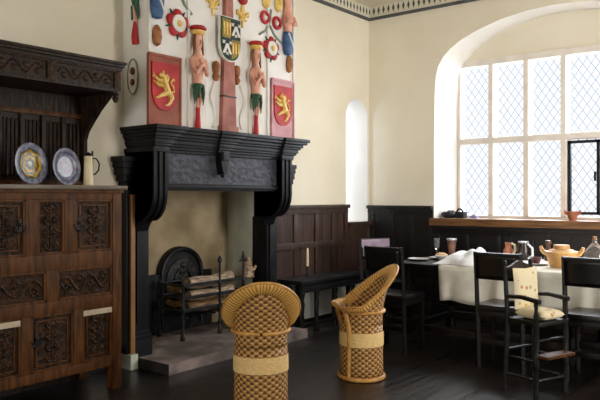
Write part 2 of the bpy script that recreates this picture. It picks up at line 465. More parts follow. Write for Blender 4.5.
# window at the back of the niche
w2 = thing('window_2', (ncx, ND, NZ0), None, None); struct(w2)
b = B(); nn = len(niche)
b._add([(p[0] + (0.06 if p[0] < ncx else 0) - ncx, 0.0, p[1] - NZ0) for p in niche], [tuple(range(nn))]); b.build('pane', M['glazing'], w2, smooth=0)
b = B(); b.tube([(p[0] + (0.06 if p[0] < ncx else 0) - ncx, -0.005, p[1] - NZ0) for p in niche], 0.018, 6, closed=True); b.build('window_frame', M['stone'], w2)

# fireplace recess
b = B()
FB = 0.52
b.mi = 0; b._add([(FX0, FB, 0), (FX1, FB, 0), (FX1, FB, 2.6), (FX0, FB, 2.6)], [(0, 1, 2, 3)])
b._add([(FX0, 0, 0), (FX0, FB, 0), (FX0, FB, 2.6), (FX0, 0, 2.6)], [(0, 1, 2, 3)])
b._add([(FX0, 0, FZ), (FX1, 0, FZ), (FX1, 0, 2.6), (FX0, 0, 2.6)], [(0, 1, 2, 3)])
b._add([(FX0, 0, 2.6), (FX1, 0, 2.6), (FX1, FB, 2.6), (FX0, FB, 2.6)], [(0, 1, 2, 3)])
b.mi = 1; b._add([(FX1, 0, 0), (FX1, FB, 0), (FX1, FB, 2.6), (FX1, 0, 2.6)], [(0, 1, 2, 3)])
struct(b.build('wall_fireplace_recess', [M['soot'], M['flue_stone']], smooth=0))

# window wall
WJ = 1.15
arc = [(-0.905, WJ), (-0.907, 2.0), (-0.915, 2.60), (-0.93, 2.82), (-0.96, 2.93), (-1.02, 3.03), (-1.11, 3.115), (-1.235, 3.195), (-1.45, 3.285), (-1.71, 3.36), (-2.0, 3.405), (-2.29, 3.42)]
arch = arc + [(-4.58 - y, z) for y, z in arc[-2::-1]]
def inner(p):
    y, z = p
    return (y - 0.15 if y > -2.29 else y + 0.15, z) if abs(y + 2.29) > 1.0 else (y, z)
b = B()
holed_face(b, [(0, 0), (YB, 0), (YB, CEIL), (0, CEIL)], [arch], lambda p: (0, p[0], p[1]))
b.mi = 1
RX = 0.35
innr = [(-2.29 + (y + 2.29) * (1.235 / 1.385), z) for y, z in arch]
b.grid([[(0, y, z) for y, z in arch], [(0.06, -2.29 + (y + 2.29) * 0.99, z + 0.0) for y, z in arch], [(RX, y, z) for y, z in innr]])
b._add([(0, arch[0][0], WJ), (0, arch[-1][0], WJ), (RX, innr[-1][0], WJ), (RX, innr[0][0], WJ)], [(0, 1, 2, 3)])
# plaster spandrel above the window
WT = 2.985
top = [p for p in innr if p[1] > WT]
b.mi = 0
poly = [(innr[0][0], WT)] + top + [(innr[-1][0], WT)]
b._add([(RX, y, z) for y, z in poly], [tuple(range(len(poly)))])
struct(b.build('wall_right', [M['plaster'], M['white_plaster']], smooth=40))

# walls closing the room behind the camera
b = B(); b._add([(XB, YB, 0), (XB, 0, 0), (XB, 0, CEIL), (XB, YB, CEIL)], [(0, 1, 2, 3)]); struct(b.build('wall_back', M['plaster'], smooth=0))
b = B(); b._add([(XB, YB, 0), (0, YB, 0), (0, YB, CEIL), (XB, YB, CEIL)], [(0, 1, 2, 3)]); struct(b.build('wall_near', M['plaster'], smooth=0))

# chimney breast
b = B(); b.box(BL, BR, BY, -0.001, 1.965, CEIL - 0.002); struct(b.build('wall_chimney_breast', M['white_plaster'], smooth=0))

# stone window
w1 = thing('window_1', (RX, -2.29, WJ), None, None); struct(w1)
yl = [(-1.056 - 0.406 * k) + 2.29 for k in range(7)]
yl = [1.235 - k * 2.47 / 6 for k in range(7)]
ZT0, ZT1, ZH = 0.875, 0.945, WT - WJ
b = B()
b.box(-0.03, 0.09, 1.235, 1.20, 0, ZH); b.box(-0.03, 0.09, -1.235, -1.20, 0, ZH)
b.box(-0.03, 0.09, -1.235, 1.235, ZH - 0.045, ZH + 0.03, 0.008); b.box(-0.03, 0.09, -1.235, 1.235, 0, 0.035)
b.build('window_frame', M['stone'], w1)
for k in range(1, 6):
    b = B(); b.prism([(-0.040, 0.09), (-0.040, 0.02), (-0.028, -0.03), (0.028, -0.03), (0.040, 0.02), (0.040, 0.09)], (0, yl[k], 0.03), (0, 1, 0), (1, 0, 0), (0, 0, ZH - 0.07))
    b.build('mullion', M['stone'], w1, smooth=0)
b = B(); b.box(-0.042, 0.09, -1.2, 1.2, ZT0, ZT1, 0.012); b.build('transom', M['stone'], w1)
for k in range(6):
    for z0, z1 in ((0.035, ZT0), (ZT1, ZH - 0.045)):
        b = B(); b._add([(0.05, yl[k] - 0.02, z0), (0.05, yl[k + 1] + 0.02, z0), (0.05, yl[k + 1] + 0.02, z1), (0.05, yl[k] - 0.02, z1)], [(0, 1, 2, 3)])
        b.build('pane', M['glazing'], w1, smooth=0)
b = B(); y0, y1 = yl[3] - 0.045, yl[4] + 0.045          # iron opening casement in the fourth light
for a in ((y0, y0 - 0.028, 0.06, 0.86), (y1 + 0.028, y1, 0.06, 0.86), (y0, y1, 0.06, 0.09), (y0, y1, 0.83, 0.86)):
    b.box(-0.01, 0.03, a[0], a[1], a[2], a[3])
b.box(-0.03, -0.01, y1 + 0.03, y1 + 0.05, 0.42, 0.52)
b.build('casement', M['iron'], w1, smooth=0)
b = B(); b.box(-0.055, RX - 0.03, -0.87, -3.71, WJ - 0.085, WJ + 0.004, 0.01); struct(b.build('trim_10', M['sill_oak']))

# painted cornice
b = B(); b.box(-1.88, 0, -0.02, 0, 0, 0.149); o = b.build('trim_1', M['frieze'], smooth=0); o.location = (0, 0, 3.631); struct(o)
b = B(); b.box(-1.88, 0, -0.035, 0, -0.018, 0.012); b.build('cornice_moulding', M['cornice_line'], o, smooth=0)
b = B(); b.box(-0.02, 0, YB, -0.02, 0, 0.149); o = b.build('trim_2', M['frieze'], smooth=0); o.location = (0, 0, 3.631); struct(o)
b = B(); b.box(-0.035, 0, YB, -0.035, -0.018, 0.012); b.build('cornice_moulding', M['cornice_line'], o, smooth=0)
b = B(); b.box(XB, BL, -0.02, 0, 0, 0.149); o = b.build('trim_3', M['frieze'], smooth=0); o.location = (0, 0, 3.631); struct(o)

# wall panelling: left wall
def panelling(name, mat, L0, L1, z0, z1, along, muntins, rails, dark=None):
    """framed panels against Y=0 (along X) or X=0 (along Y)"""
    b = B()
    def bx(a0, a1, d0, d1, c0, c1, bev=0.004):
        if along == 'X': b.box(a0, a1, -d1, -d0, c0, c1, bev)
        else: b.box(-d1, -d0, a0, a1, c0, c1, bev)
    bx(L0, L1, 0.0, 0.015, z0, z1, 0)
    for r in rails: bx(L0, L1, 0.012, 0.035, r[0], r[1])
    for m in muntins: bx(m - 0.035, m + 0.035, 0.010, 0.032, z0, z1 - 0.01)
    bx(L0, L1, 0.012, 0.065, z1 - 0.03, z1 + 0.012)
    return struct(b.build(name, mat))
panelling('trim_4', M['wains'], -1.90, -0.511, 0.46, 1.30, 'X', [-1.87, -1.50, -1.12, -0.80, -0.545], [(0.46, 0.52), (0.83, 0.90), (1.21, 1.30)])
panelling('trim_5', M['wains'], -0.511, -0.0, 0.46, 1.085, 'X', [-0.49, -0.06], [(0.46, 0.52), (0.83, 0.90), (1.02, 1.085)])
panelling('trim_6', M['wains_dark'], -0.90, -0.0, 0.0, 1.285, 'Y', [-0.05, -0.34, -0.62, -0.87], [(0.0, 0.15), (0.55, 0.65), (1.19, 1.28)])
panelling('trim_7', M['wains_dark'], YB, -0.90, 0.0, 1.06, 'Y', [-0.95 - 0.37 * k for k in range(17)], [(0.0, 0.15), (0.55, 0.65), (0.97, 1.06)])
b = B(); b.box(-1.90, -0.02, -0.008, 0, 0.0, 0.46); o = struct(b.build('trim_8', M['limewash'], smooth=0))
b = B(); b.box(-1.90, -0.02, -0.03, 0, 0, 0.05, 0.006); struct(b.build('baseboard_left', M['wains_dark']))
b = B(); b.box(XB, -3.81, -0.03, 0, 0, 0.15, 0.006); struct(b.build('baseboard_left', M['wains_dark']))  # dark board added to stand in for shade below and beside the dresser
# oak post and its pale block between dresser and fireplace
b = B(); b.box(-3.778, -3.735, -0.145, -0.115, 0.12, 1.42, 0.006); o = struct(b.build('trim_9', M['post_oak']))
b = B(); b.box(-3.80, -3.725, -0.17, 0, 0.0, 0.12, 0.006); b.build('post_base', M['flue_stone'], o)

# ================================================================== FIREPLACE
fs = thing('fireplace_surround', (-2.81, 0, 0), 'massive black carved fireplace surround with a deep moulded mantel shelf', 'fireplace')
OX = -2.81
b = B()
def lay(x0, x1, yf, prof, out=0.0):
    for (z0, z1, o) in prof: b.box(x0 - o * 0.6 - OX, x1 + o - OX, yf - o, 0.0, z0, z1, 0.004)
corn = [(1.79, 1.815, 0.0), (1.815, 1.835, 0.02), (1.835, 1.87, 0.035), (1.87, 1.89, 0.055), (1.89, 1.92, 0.075), (1.92, 1.945, 0.105), (1.945, 1.975, 0.125)]
lay(-3.672, -1.93, -0.335, corn)
lay(-3.715, -3.57, -0.365, [(z0, z1, o * 0.9) for z0, z1, o in corn])
lay(-2.14, -1.95, -0.365, [(z0, z1, o * 0.9) for z0, z1, o in corn])
lay(-3.0, -2.86, -0.365, [(z0, z1, o * 0.9) for z0, z1, o in corn])
b.build('mantel_shelf', M['mantel'], fs)
b = B(); b.box(-3.73 - OX, -2.0 - OX, -0.30, 0.0, 1.47, 1.80); b.build('lintel', M['mantel_panel'], fs, smooth=0)
b = B()
for z0, z1, o in ((1.455, 1.475, 0.0), (1.475, 1.50, 0.03), (1.50, 1.515, 0.015), (1.765, 1.79, 0.02)):
    b.box(-3.60 - OX, -2.06 - OX, -0.30 - o, 0.0, z0, z1, 0.004)
b.box(-3.57 - OX, -3.52 - OX, -0.315, -0.29, 1.515, 1.77, 0.004)
b.build('lintel_moulding', M['mantel'], fs)
def console(x0, x1):
    b = B()
    c = B
    pr = [(0, 1.80), (-0.36, 1.80), (-0.36, 1.42), (-0.352, 1.36), (-0.33, 1.30), (-0.29, 1.25), (-0.235, 1.215), (-0.19, 1.205), (-0.16, 1.18), (-0.13, 1.12), (0, 1.12)]
    b.prism(pr, (x0 - OX, 0, 0), (0, 1, 0), (0, 0, 1), (x1 - x0, 0, 0))
    pr2 = [(p[0] * 1.03 - (0.006 if p[0] < -0.1 else 0), p[1]) for p in pr if p[1] > 1.2]
    w = (x1 - x0) / 5
    for k in (0, 2, 4):
        b.prism([(0, 1.78), (-0.376, 1.78), (-0.376, 1.42), (-0.367, 1.355), (-0.342, 1.292), (-0.30, 1.24), (-0.24, 1.205), (0, 1.205)], (x0 - OX + k * w, 0, 0), (0, 1, 0), (0, 0, 1), (w, 0, 0))
    b.box(x0 - OX - 0.012, x1 - OX + 0.012, -0.385, 0, 1.765, 1.80, 0.004)
    b.build('console_bracket', M['mantel'], fs, smooth=30)
console(-3.73, -3.59); console(-2.145, -1.995)
for x0, x1 in ((-3.725, -3.56), (-2.06, -1.90)):
    b = B(); b.box(x0 - OX, x1 - OX, -0.10, 0.10, 0.0, 1.2, 0.005)
    b.box(x0 - OX + 0.03, x1 - OX - 0.03, -0.118, -0.1, 0.36, 1.12, 0.006)
    for z0, z1, o in ((0.0, 0.22, 0.03), (0.22, 0.26, 0.02), (0.26, 0.29, 0.01)): b.box(x0 - OX - o * 0.5, x1 - OX + o * 0.5, -0.10 - o, 0.1, z0, z1, 0.005)
    if x0 < -3: b.box(-3.80 - OX, -3.725 - OX, -0.112, 0.0, 0.12, 1.46, 0.003)
    b.build('jamb', M['mantel'], fs)
b = B(); b.prism([(-0.05, 1.80), (0.05, 1.80), (0.045, 1.70), (0.03, 1.64), (0.012, 1.60), (-0.012, 1.60), (-0.03, 1.64), (-0.045, 1.70)], (-2.93 - OX, -0.30, 0), (1, 0, 0), (0, 0, 1), (0, -0.075, 0)); b.ball((-2.93 - OX, -0.34, 1.60), (0.022, 0.022, 0.03)); b.box(-2.965 - OX, -2.895 - OX, -0.385, -0.3, 1.72, 1.80, 0.006)
b.build('keystone', M['mantel'], fs)
for x0, x1 in ((-3.87, -3.74), (-1.895, -1.775)):
    b = B()
    yf = -0.16 if x0 < -3 else -0.26
    ya = 0 if x0 < -3 else -0.18
    for z0, z1, o in ((1.69, 1.73, 0.0), (1.64, 1.69, 0.015), (1.58, 1.64, 0.03), (1.53, 1.58, 0.05), (1.48, 1.53, 0.075)):
        if x0 < -3: b.box(x0 + o - OX, x1 - OX, yf + o, ya, z0, z1, 0.004)
        else: b.box(x0 - OX, x1 - o * 0.5 - OX, yf + o * 0.5, 0, z0, z1, 0.004)
    b.build('side_bracket', M['mantel'], fs)

b = B()
hp = [(-3.71, -0.53), (-1.9, -0.50), (-1.9, -0.14), (-2.05, -0.14), (-2.05, 0.0), (-2.02, 0.5), (-3.55, 0.5), (-3.55, -0.14), (-3.71, -0.14)]
b.prism(hp, (0, 0, 0), (1, 0, 0), (0, 1, 0), (0, 0, 0.085))
o = b.build('hearth_slab', [M['hearth'], M['hearth_shaded']], smooth=0)
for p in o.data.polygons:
    if p.normal.x < -0.8: p.material_index = 1  # left side of the slab painted as shaded
tag(o, 'low grey stone hearth slab in front of the fireplace opening', 'hearth')

# fireback
fb = thing('fireback', (-2.70, 0.47, 0.085), 'black cast iron fireback with a round arched top against the fireplace wall', 'fireback')
b = B()
half = [(-0.41, 0.0), (-0.41, 0.57), (-0.28, 0.57)] + [(-0.28 * math.cos(t * PI / 16), 0.56 + 0.265 * math.sin(t * PI / 16)) for t in range(1, 16)] + [(0.28, 0.57), (0.41, 0.57), (0.41, 0.0)]
b.prism(half, (0, 0.04, 0), (1, 0, 0), (0, 0, 1), (0, -0.05, 0)); b.build('plate', M['iron'], fb, smooth=0)
b = B(); b.tube([(-0.255 * math.cos(t * PI / 16), -0.02, 0.56 + 0.24 * math.sin(t * PI / 16)) for t in range(17)], 0.024, 8)
b.tube([(-0.255, -0.02, 0.56), (-0.255, -0.02, 0.05)], 0.022); b.tube([(0.255, -0.02, 0.56), (0.255, -0.02, 0.05)], 0.022); b.build('rim', M['iron'], fb)
b = B()
b.prism([(-0.2 * math.cos(t * PI / 12), 0.5 + 0.21 * math.sin(t * PI / 12)) for t in range(13)] + [(0.2, 0.25), (-0.2, 0.25)], (0, -0.01, 0), (1, 0, 0), (0, 0, 1), (0, -0.012, 0))
for sx in (-1, 1):
    b.tube([(sx * 0.02, -0.025, 0.34), (sx * 0.09, -0.03, 0.42), (sx * 0.10, -0.03, 0.54), (sx * 0.05, -0.03, 0.60), (sx * 0.02, -0.025, 0.56)], 0.014, 6)
    b.ball((sx * 0.13, -0.02, 0.42), 0.025)
b.ball((0, -0.02, 0.64), 0.03); b.ball((0, -0.02, 0.48), (0.035, 0.02, 0.06))
b.build('relief', M['iron_plate'], fb)

# grate
gr = thing('fire_grate', (-2.65, 0.2, 0.085), 'black iron fire basket with tall finial posts standing on the hearth', 'fire grate')
def G(x, y, z): return (x + 2.65, y - 0.2, z - 0.085)
GX0, GX1, GY0, GY1 = -3.05, -2.25, 0.05, 0.38
for k, z in enumerate((0.585, 0.47, 0.355)):
    b = B(); b.box(GX0 + 2.65, GX1 + 2.65, GY0 - 0.2 - 0.01, GY0 - 0.2 + 0.012, z - 0.10, z - 0.07, 0.003); b.build('bar', M['iron'], gr)
    for x in (GX0, GX1):
        b = B(); b.tube([G(x, GY0, z), G(x, GY1, z)], 0.012, 6); b.build('bar', M['iron'], gr)
    b = B(); b.tube([G(GX0, GY1, z), G(GX1, GY1, z)], 0.012, 6); b.build('bar', M['iron'], gr)
for x, y in ((GX0, GY0), (GX0, GY1), (GX1, GY1)):
    b = B(); b.lathe([(0.02, 0), (0.026, 0.02), (0.014, 0.05), (0.014, 0.26), (0.024, 0.29), (0.014, 0.32), (0.014, 0.50), (0.022, 0.52), (0.0, 0.55)], G(x, y, 0.085), 10); b.build('leg', M['iron'], gr)
for x, kind in ((-2.59, 0), (-2.26, 1)):
    b = B(); b.lathe([(0.022, 0), (0.026, 0.02), (0.013, 0.05), (0.013, 0.46), (0.02, 0.48), (0.011, 0.5), (0.010, 0.68), (0.02, 0.69), (0.022, 0.71), (0.017, 0.73), (0.0, 0.755)], G(x, GY0 - 0.012, 0.085), 10)
    if kind:
        q = G(x, GY0 - 0.012, 0.76)
        b.tube([(q[0] - 0.055, q[1], q[2]), (q[0], q[1], q[2] + 0.02), (q[0] + 0.055, q[1], q[2])], [0.008, 0.018, 0.008], 6)
        b.ball((q[0], q[1], q[2] + 0.06), (0.014, 0.012, 0.04))
    b.build('finial_post', M['iron'], gr)
b = B()
for k in range(9): b.tube([G(GX0 + 0.05 + k * 0.09, GY0, 0.29), G(GX0 + 0.05 + k * 0.09, GY1, 0.29)], 0.010, 6)
b.build('grate_floor', M['iron'], gr)

def log(p0, p1, r, label, mt):
    p0, p1 = Vector(p0), Vector(p1); c = (p0 + p1) / 2; b = B()
    n = 9; pts = []; rs = []
    for i in range(n):
        t = i / (n - 1); p = p0.lerp(p1, t) - c
        pts.append((p.x, p.y + 0.006 * math.sin(5 * t), p.z + 0.006 * math.cos(7 * t))); rs.append(r * (1 + 0.10 * math.sin(9 * t + r * 100)))
    b.tube(pts, rs, 9)
    for k in range(2):
        i = 2 + 3 * k; b.tube([pts[i], (pts[i][0] + 0.02, pts[i][1] - r * 0.8, pts[i][2] + r * 0.9)], [r * 0.35, r * 0.2], 6)
    o = b.build('fire_log', mt); o.location = c
    return tag(o, label, 'log', 'logs in the fire basket')
log((-2.92, 0.13, 0.585), (-2.33, 0.16, 0.60), 0.055, 'thick pale log lying on top of the fire basket at the front', M['log'])
log((-2.91, 0.13, 0.465), (-2.34, 0.14, 0.475), 0.05, 'pale log behind the second bar of the fire basket', M['log'])
log((-2.93, 0.13, 0.36), (-2.33, 0.125, 0.362), 0.045, 'dull brown log at the bottom of the fire basket', M['log2'])
log((-2.86, 0.28, 0.40), (-2.36, 0.27, 0.405), 0.06, 'dark brown log at the back of the fire basket', M['log2'])
log((-2.985, 0.33, 0.53), (-2.985, 0.14, 0.53), 0.028, 'short tan log at the upper left end of the fire basket', M['log2'])
log((-2.99, 0.33, 0.40), (-2.985, 0.13, 0.40), 0.028, 'short tan log at the lower left end of the fire basket', M['log2'])
b = B(); b.tube([(0, 0, -0.07), (0.0, 0, 0.0), (-0.01, 0, 0.07), (-0.012, 0, 0.13)], [0.075, 0.06, 0.04, 0.02], 8); b.tube([(0.03, -0.04, 0), (0.06, -0.05, 0.05)], [0.02, 0.012], 6)
o = b.build('split_log', M['log']); o.location = (-2.17, 0.06, 0.66); o.rotation_euler = (0, 0.15, 0)
tag(o, 'pale pointed log end standing at the right end of the fire basket', 'log')

# ================================================================== OVERMANTEL
om = thing('overmantel', (-2.81, BY, 1.975), 'white plaster overmantel with painted heraldic reliefs above the fireplace', 'overmantel')
def Q(x, z, d=0.0): return (x + 2.81, -d, z - 1.975)
AX, AZ = (1, 0, 0), (0, 0, 1)
def slab(name, poly, x, z, d0, d1, mt, parent=om):
    b = B(); b.prism(poly, Q(x, z, d0), AX, AZ, (0, -(d1 - d0), 0)); return b.build(name, mt, parent, smooth=0)
def rect(w, h): return [(-w / 2, 0), (w / 2, 0), (w / 2, h), (-w / 2, h)]
# white pilasters and fillets
for x, w in ((-3.225, 0.20), (-2.485, 0.19)):
    slab('pilaster', rect(w, 0.86), x, 1.976, 0.0, 0.02, M['white_paint'])
for x in (-3.735, -1.905, -3.32, -2.30):
    slab('fillet', rect(0.026, 1.80), x, 1.976, 0.0, 0.016, M['white_paint'])
def shield_poly(w, h):
    p = [(-w / 2, h), (w / 2, h)]
    for t in range(0, 11):
        a = t / 10
        p.append((w / 2 * math.cos(a * PI / 2) ** 0.8 if a < 1 else 0.0, h * 0.42 * (1 - math.sin(a * PI / 2))))
    for t in range(9, -1, -1):
        a = t / 10
        p.append((-w / 2 * math.cos(a * PI / 2) ** 0.8, h * 0.42 * (1 - math.sin(a * PI / 2))))
    return p
def lion(parent, x, z, s, d):
    b = B()
    def st(pts, ws, k=0.0):
        pts = [Vector((x + 2.81 + (p[0] - 0.5) * s, -(d + k), z - 1.975 + (p[1] - 0.5) * s)) for p in pts]
        b.tube(pts, [w * s for w in ws], 7)
    st([(0.60, 0.34), (0.52, 0.50), (0.42, 0.64), (0.40, 0.74)], [0.10, 0.10, 0.13, 0.10], 0.0)
    st([(0.42, 0.74), (0.36, 0.83), (0.26, 0.82)], [0.10, 0.095, 0.05], 0.004)                   # head
    st([(0.40, 0.88), (0.42, 0.96)], [0.05, 0.02])                                               # ear
    st([(0.50, 0.86), (0.56, 0.78), (0.54, 0.66)], [0.05, 0.06, 0.04])                          # mane
    st([(0.38, 0.66), (0.24, 0.68), (0.12, 0.76)], [0.075, 0.055, 0.045])
    st([(0.10, 0.79), (0.05, 0.86)], [0.03, 0.015]); st([(0.10, 0.76), (0.02, 0.78)], [0.03, 0.015])
    st([(0.40, 0.56), (0.26, 0.54), (0.16, 0.60)], [0.07, 0.055, 0.045]); st([(0.15, 0.6), (0.07, 0.64)], [0.03, 0.015])
    st([(0.56, 0.38), (0.42, 0.30), (0.30, 0.26), (0.24, 0.20)], [0.10, 0.07, 0.045, 0.04]); st([(0.24, 0.2), (0.15, 0.20)], [0.035, 0.015])
    st([(0.62, 0.36), (0.72, 0.22), (0.66, 0.10), (0.58, 0.02)], [0.10, 0.07, 0.045, 0.04]); st([(0.58, 0.02), (0.48, 0.0)], [0.035, 0.015])
    st([(0.64, 0.38), (0.80, 0.42), (0.76, 0.56), (0.66, 0.66), (0.76, 0.76), (0.82, 0.74)], [0.035, 0.03, 0.03, 0.03, 0.05, 0.02])
    return b.build('lion_relief', M['gold'], parent)
for x, w, mt in ((-3.585, 0.345, M['plaque_brown']), (-2.09, 0.345, M['plaque_pink'])):
    pq = slab('plaque', rect(w, 0.575), x, 1.977, 0.0, 0.02, mt)
    b = B()
    for bx in ((x - w / 2, x + w / 2, 2.535, 2.56), (x - w / 2, x - w / 2 + 0.015, 1.98, 2.55), (x + w / 2 - 0.015, x + w / 2, 1.98, 2.55)):
        b.box(bx[0] + 2.81, bx[1] + 2.81, -0.03, -0.018, bx[2] - 1.975, bx[3] - 1.975, 0.003)
    b.build('plaque_frame', mt, pq)
    sh = slab('shield', shield_poly(0.27, 0.385), x - 0.006, 2.105, 0.018, 0.034, M['red'], pq)
    lion(pq, x - 0.006, 2.29, 0.29, 0.038)
# tapering central obelisk
ob = slab('obelisk', [(-0.092, 0), (0.092, 0), (0.046, 1.10), (0.043, 1.80), (-0.043, 1.80), (-0.046, 1.10)], -2.862, 1.976, 0.0, 0.045, M['obelisk'])
b = B(); b.box(-0.083 - 0.052, 0.083 - 0.052, -0.055, 0, 0.318, 0.332, 0.003); b.build('obelisk_ring', M['black_paint'], ob)
b = B(); b.box(-0.106 - 0.052, 0.106 - 0.052, -0.06, 0, 0.0, 0.06, 0.006); b.build('obelisk_foot', M['obelisk'], ob)
# quartered coat of arms
cx, cz, cw, chh = -2.862, 2.61, 0.265, 0.40
ca = slab('coat_of_arms', shield_poly(cw, chh), cx, cz, 0.03, 0.055, M['white_paint'])
slab('green_border', shield_poly(cw - 0.015, chh - 0.02), cx, cz + 0.012, 0.054, 0.060, M['green'], ca)
hw = cw / 2 - 0.022
def clipq(q):
    top, mid = cz + chh - 0.025, cz + 0.205
    if q == 0: return [(-hw, mid + 0.004), (-0.004, mid + 0.004), (-0.004, top), (-hw, top)]
    if q == 1: return [(0.004, mid + 0.004), (hw, mid + 0.004), (hw, top), (0.004, top)]
    low = [(hw, mid - 0.004), (hw * 0.98, mid - 0.06), (hw * 0.86, mid - 0.11), (hw * 0.6, mid - 0.152), (hw * 0.3, mid - 0.172), (0.004, mid - 0.18), (0.004, mid - 0.004)]
    return low if q == 3 else [(-a, c) for a, c in low]
for q, mt in ((0, M['olive']), (1, M['black_paint']), (2, M['black_paint']), (3, M['olive'])):
    b = B(); b.prism([(a, c - 1.975) for a, c in clipq(q)], (cx + 2.81, -0.059, 0), AX, AZ, (0, -0.008, 0)); fld = b.build('quarter', mt, ca, smooth=0)
    b = B()
    qx = cx + (-hw / 2 if q in (0, 2) else hw / 2) + 2.81
    qz = (cz + 0.29 if q < 2 else cz + 0.12) - 1.975
    if q in (0, 3):
        for k in (-1, 0, 1):
            b.box(qx + k * 0.036 - 0.010, qx + k * 0.036 + 0.010, -0.074, -0.066, qz - 0.055 - (0 if q == 0 else -0.01), qz + 0.055, 0.003)
            b.ball((qx + k * 0.036, -0.07, qz + 0.03), (0.014, 0.006, 0.014), 8, 6)
        b.build('gold_charge', M['gold'], fld)
    else:
        b.prism([(-0.056, -0.055), (-0.03, -0.055), (0, 0.0), (0.03, -0.055), (0.056, -0.055), (0.012, 0.035), (-0.012, 0.035)], (qx, -0.066, qz), AX, AZ, (0, -0.008, 0))
        for px, pz in ((-0.042, 0.045), (0.042, 0.045), (0, -0.052)):
            b.tube([(qx + px - 0.014, -0.07, qz + pz - 0.012), (qx + px + 0.014, -0.07, qz + pz + 0.012)], 0.006, 6); b.tube([(qx + px + 0.014, -0.07, qz + pz - 0.012), (qx + px - 0.014, -0.07, qz + pz + 0.012)], 0.006, 6)
        b.build('white_charge', M['white_paint'], fld, smooth=0)
for x in (-3.005, -2.745):
    b = B(); b.lathe([(0.0, -0.095), (0.022, -0.085), (0.036, -0.05), (0.02, -0.02), (0.032, 0.0), (0.036, 0.04), (0.028, 0.075), (0.0, 0.09)], Q(x, 2.515, 0.02), 12); b.build('knop', M['cone'], om)
# white scroll reliefs beside the obelisk
for x, m in ((-3.03, 1), (-2.66, -1)):
    b = B(); b.tube([Q(x + m * 0.03 * math.sin(t * 0.8), 2.02 + t * 0.045, 0.006) for t in range(10)], 0.012, 6); b.build('scroll_relief', M['white_paint'], om)
# roses
def rose(x, z, r, parent=om):
    b = B()
    for k in range(5):
        a = PI / 2 + k * 2 * PI / 5
        b.ball(Q(x + 0.62 * r * math.cos(a), z + 0.62 * r * math.sin(a), 0.01), (r * 0.43, 0.02, r * 0.43), 12, 8)
    b.lathe([(r * 0.78, 0), (r * 0.7, 0.018), (0, 0.024)], Q(x, z, 0.0), 20, axis='Y')
    ro = b.build('rose', M['red'], parent)
    b = B(); b.lathe([(r * 0.64, 0.0), (r * 0.61, 0.034), (0, 0.036)], Q(x, z, 0.0), 20, axis='Y'); b.build('white_petals', M['white_paint'], ro)
    b = B(); b.ball(Q(x, z, 0.034), (r * 0.24, 0.014, r * 0.24)); b.build('gold_centre', M['gold'], ro)
    for k in range(5):
        b = B()
        a = -PI / 2 + k * 2 * PI / 5
        b.tube([Q(x + 0.75 * r * math.cos(a), z + 0.75 * r * math.sin(a), 0.01), Q(x + 1.16 * r * math.cos(a), z + 1.16 * r * math.sin(a), 0.006)], [r * 0.12, r * 0.03], 6)
        b.build('sepal', M['green'], ro)
rose(-3.44, 2.845, 0.118); rose(-2.255, 2.84, 0.115)
def ring_rose(x, z, r):
    b = B(); b.tube([Q(x + r * math.cos(t * PI / 8), z + r * math.sin(t * PI / 8), 0.012) for t in range(16)], 0.016, 8, closed=True); o = b.build('red_ring', M['red'], om)
    b = B(); b.ball(Q(x, z, 0.008), (r * 0.5, 0.02, r * 0.5)); b.build('ring_centre', M['white_paint'], o)
ring_rose(-2.345, 3.125, 0.052); ring_rose(-2.168, 3.105, 0.052); ring_rose(-3.36, 3.17, 0.05)
for x, z in ((-2.335, 3.275), (-2.155, 3.28), (-3.52, 3.22)):
    b = B(); b.lathe([(0.0, -0.07), (0.035, -0.045), (0.05, 0.0), (0.042, 0.05), (0.02, 0.075), (0, 0.085)], Q(x, z, 0.015), 12); b.build('gold_boss', M['gold'], om)
b = B(); b.ball(Q(-2.654, 3.225, 0.01), (0.06, 0.035, 0.05)); b.build('red_boss', M['red'], om)
# crossing ribbons over the roses
for pts in ([(-3.60, 3.06), (-3.50, 3.075), (-3.40, 3.14)], [(-3.41, 3.10), (-3.36, 3.02), (-3.28, 2.955)], [(-2.42, 2.95), (-2.33, 3.0), (-2.27, 3.10), (-2.25, 3.22)], [(-2.27, 3.06), (-2.20, 2.98), (-2.09, 2.92)]):
    b = B(); b.tube([Q(x, z, 0.006) for x, z in pts], 0.012, 6); b.build('ribbon', M['ribbon'], om)
# gold fleurs
for x, z in ((-3.035, 3.09), (-2.655, 3.06)):
    b = B()
    b.ball(Q(x, z + 0.05, 0.012), (0.024, 0.018, 0.07)); b.ball(Q(x, z - 0.06, 0.01), (0.014, 0.012, 0.04))
    for s in (-1, 1): b.tube([Q(x, z - 0.03, 0.014), Q(x + s * 0.035, z + 0.02, 0.014), Q(x + s * 0.07, z + 0.05, 0.012), Q(x + s * 0.075, z + 0.01, 0.01)], [0.014, 0.018, 0.014, 0.008], 7)
    b.tube([Q(x - 0.045, z - 0.025, 0.016), Q(x + 0.045, z - 0.025, 0.016)], 0.010, 6)
    b.build('gold_fleur', M['gold'], om)
for x, z in ((-3.662, 2.70), (-1.985, 2.725)):
    b = B(); b.lathe([(0.0, -0.085), (0.03, -0.065), (0.042, -0.01), (0.036, 0.05), (0.018, 0.085), (0, 0.095)], Q(x, z, 0.012), 12); b.build('brown_cone', M['cone'], om)
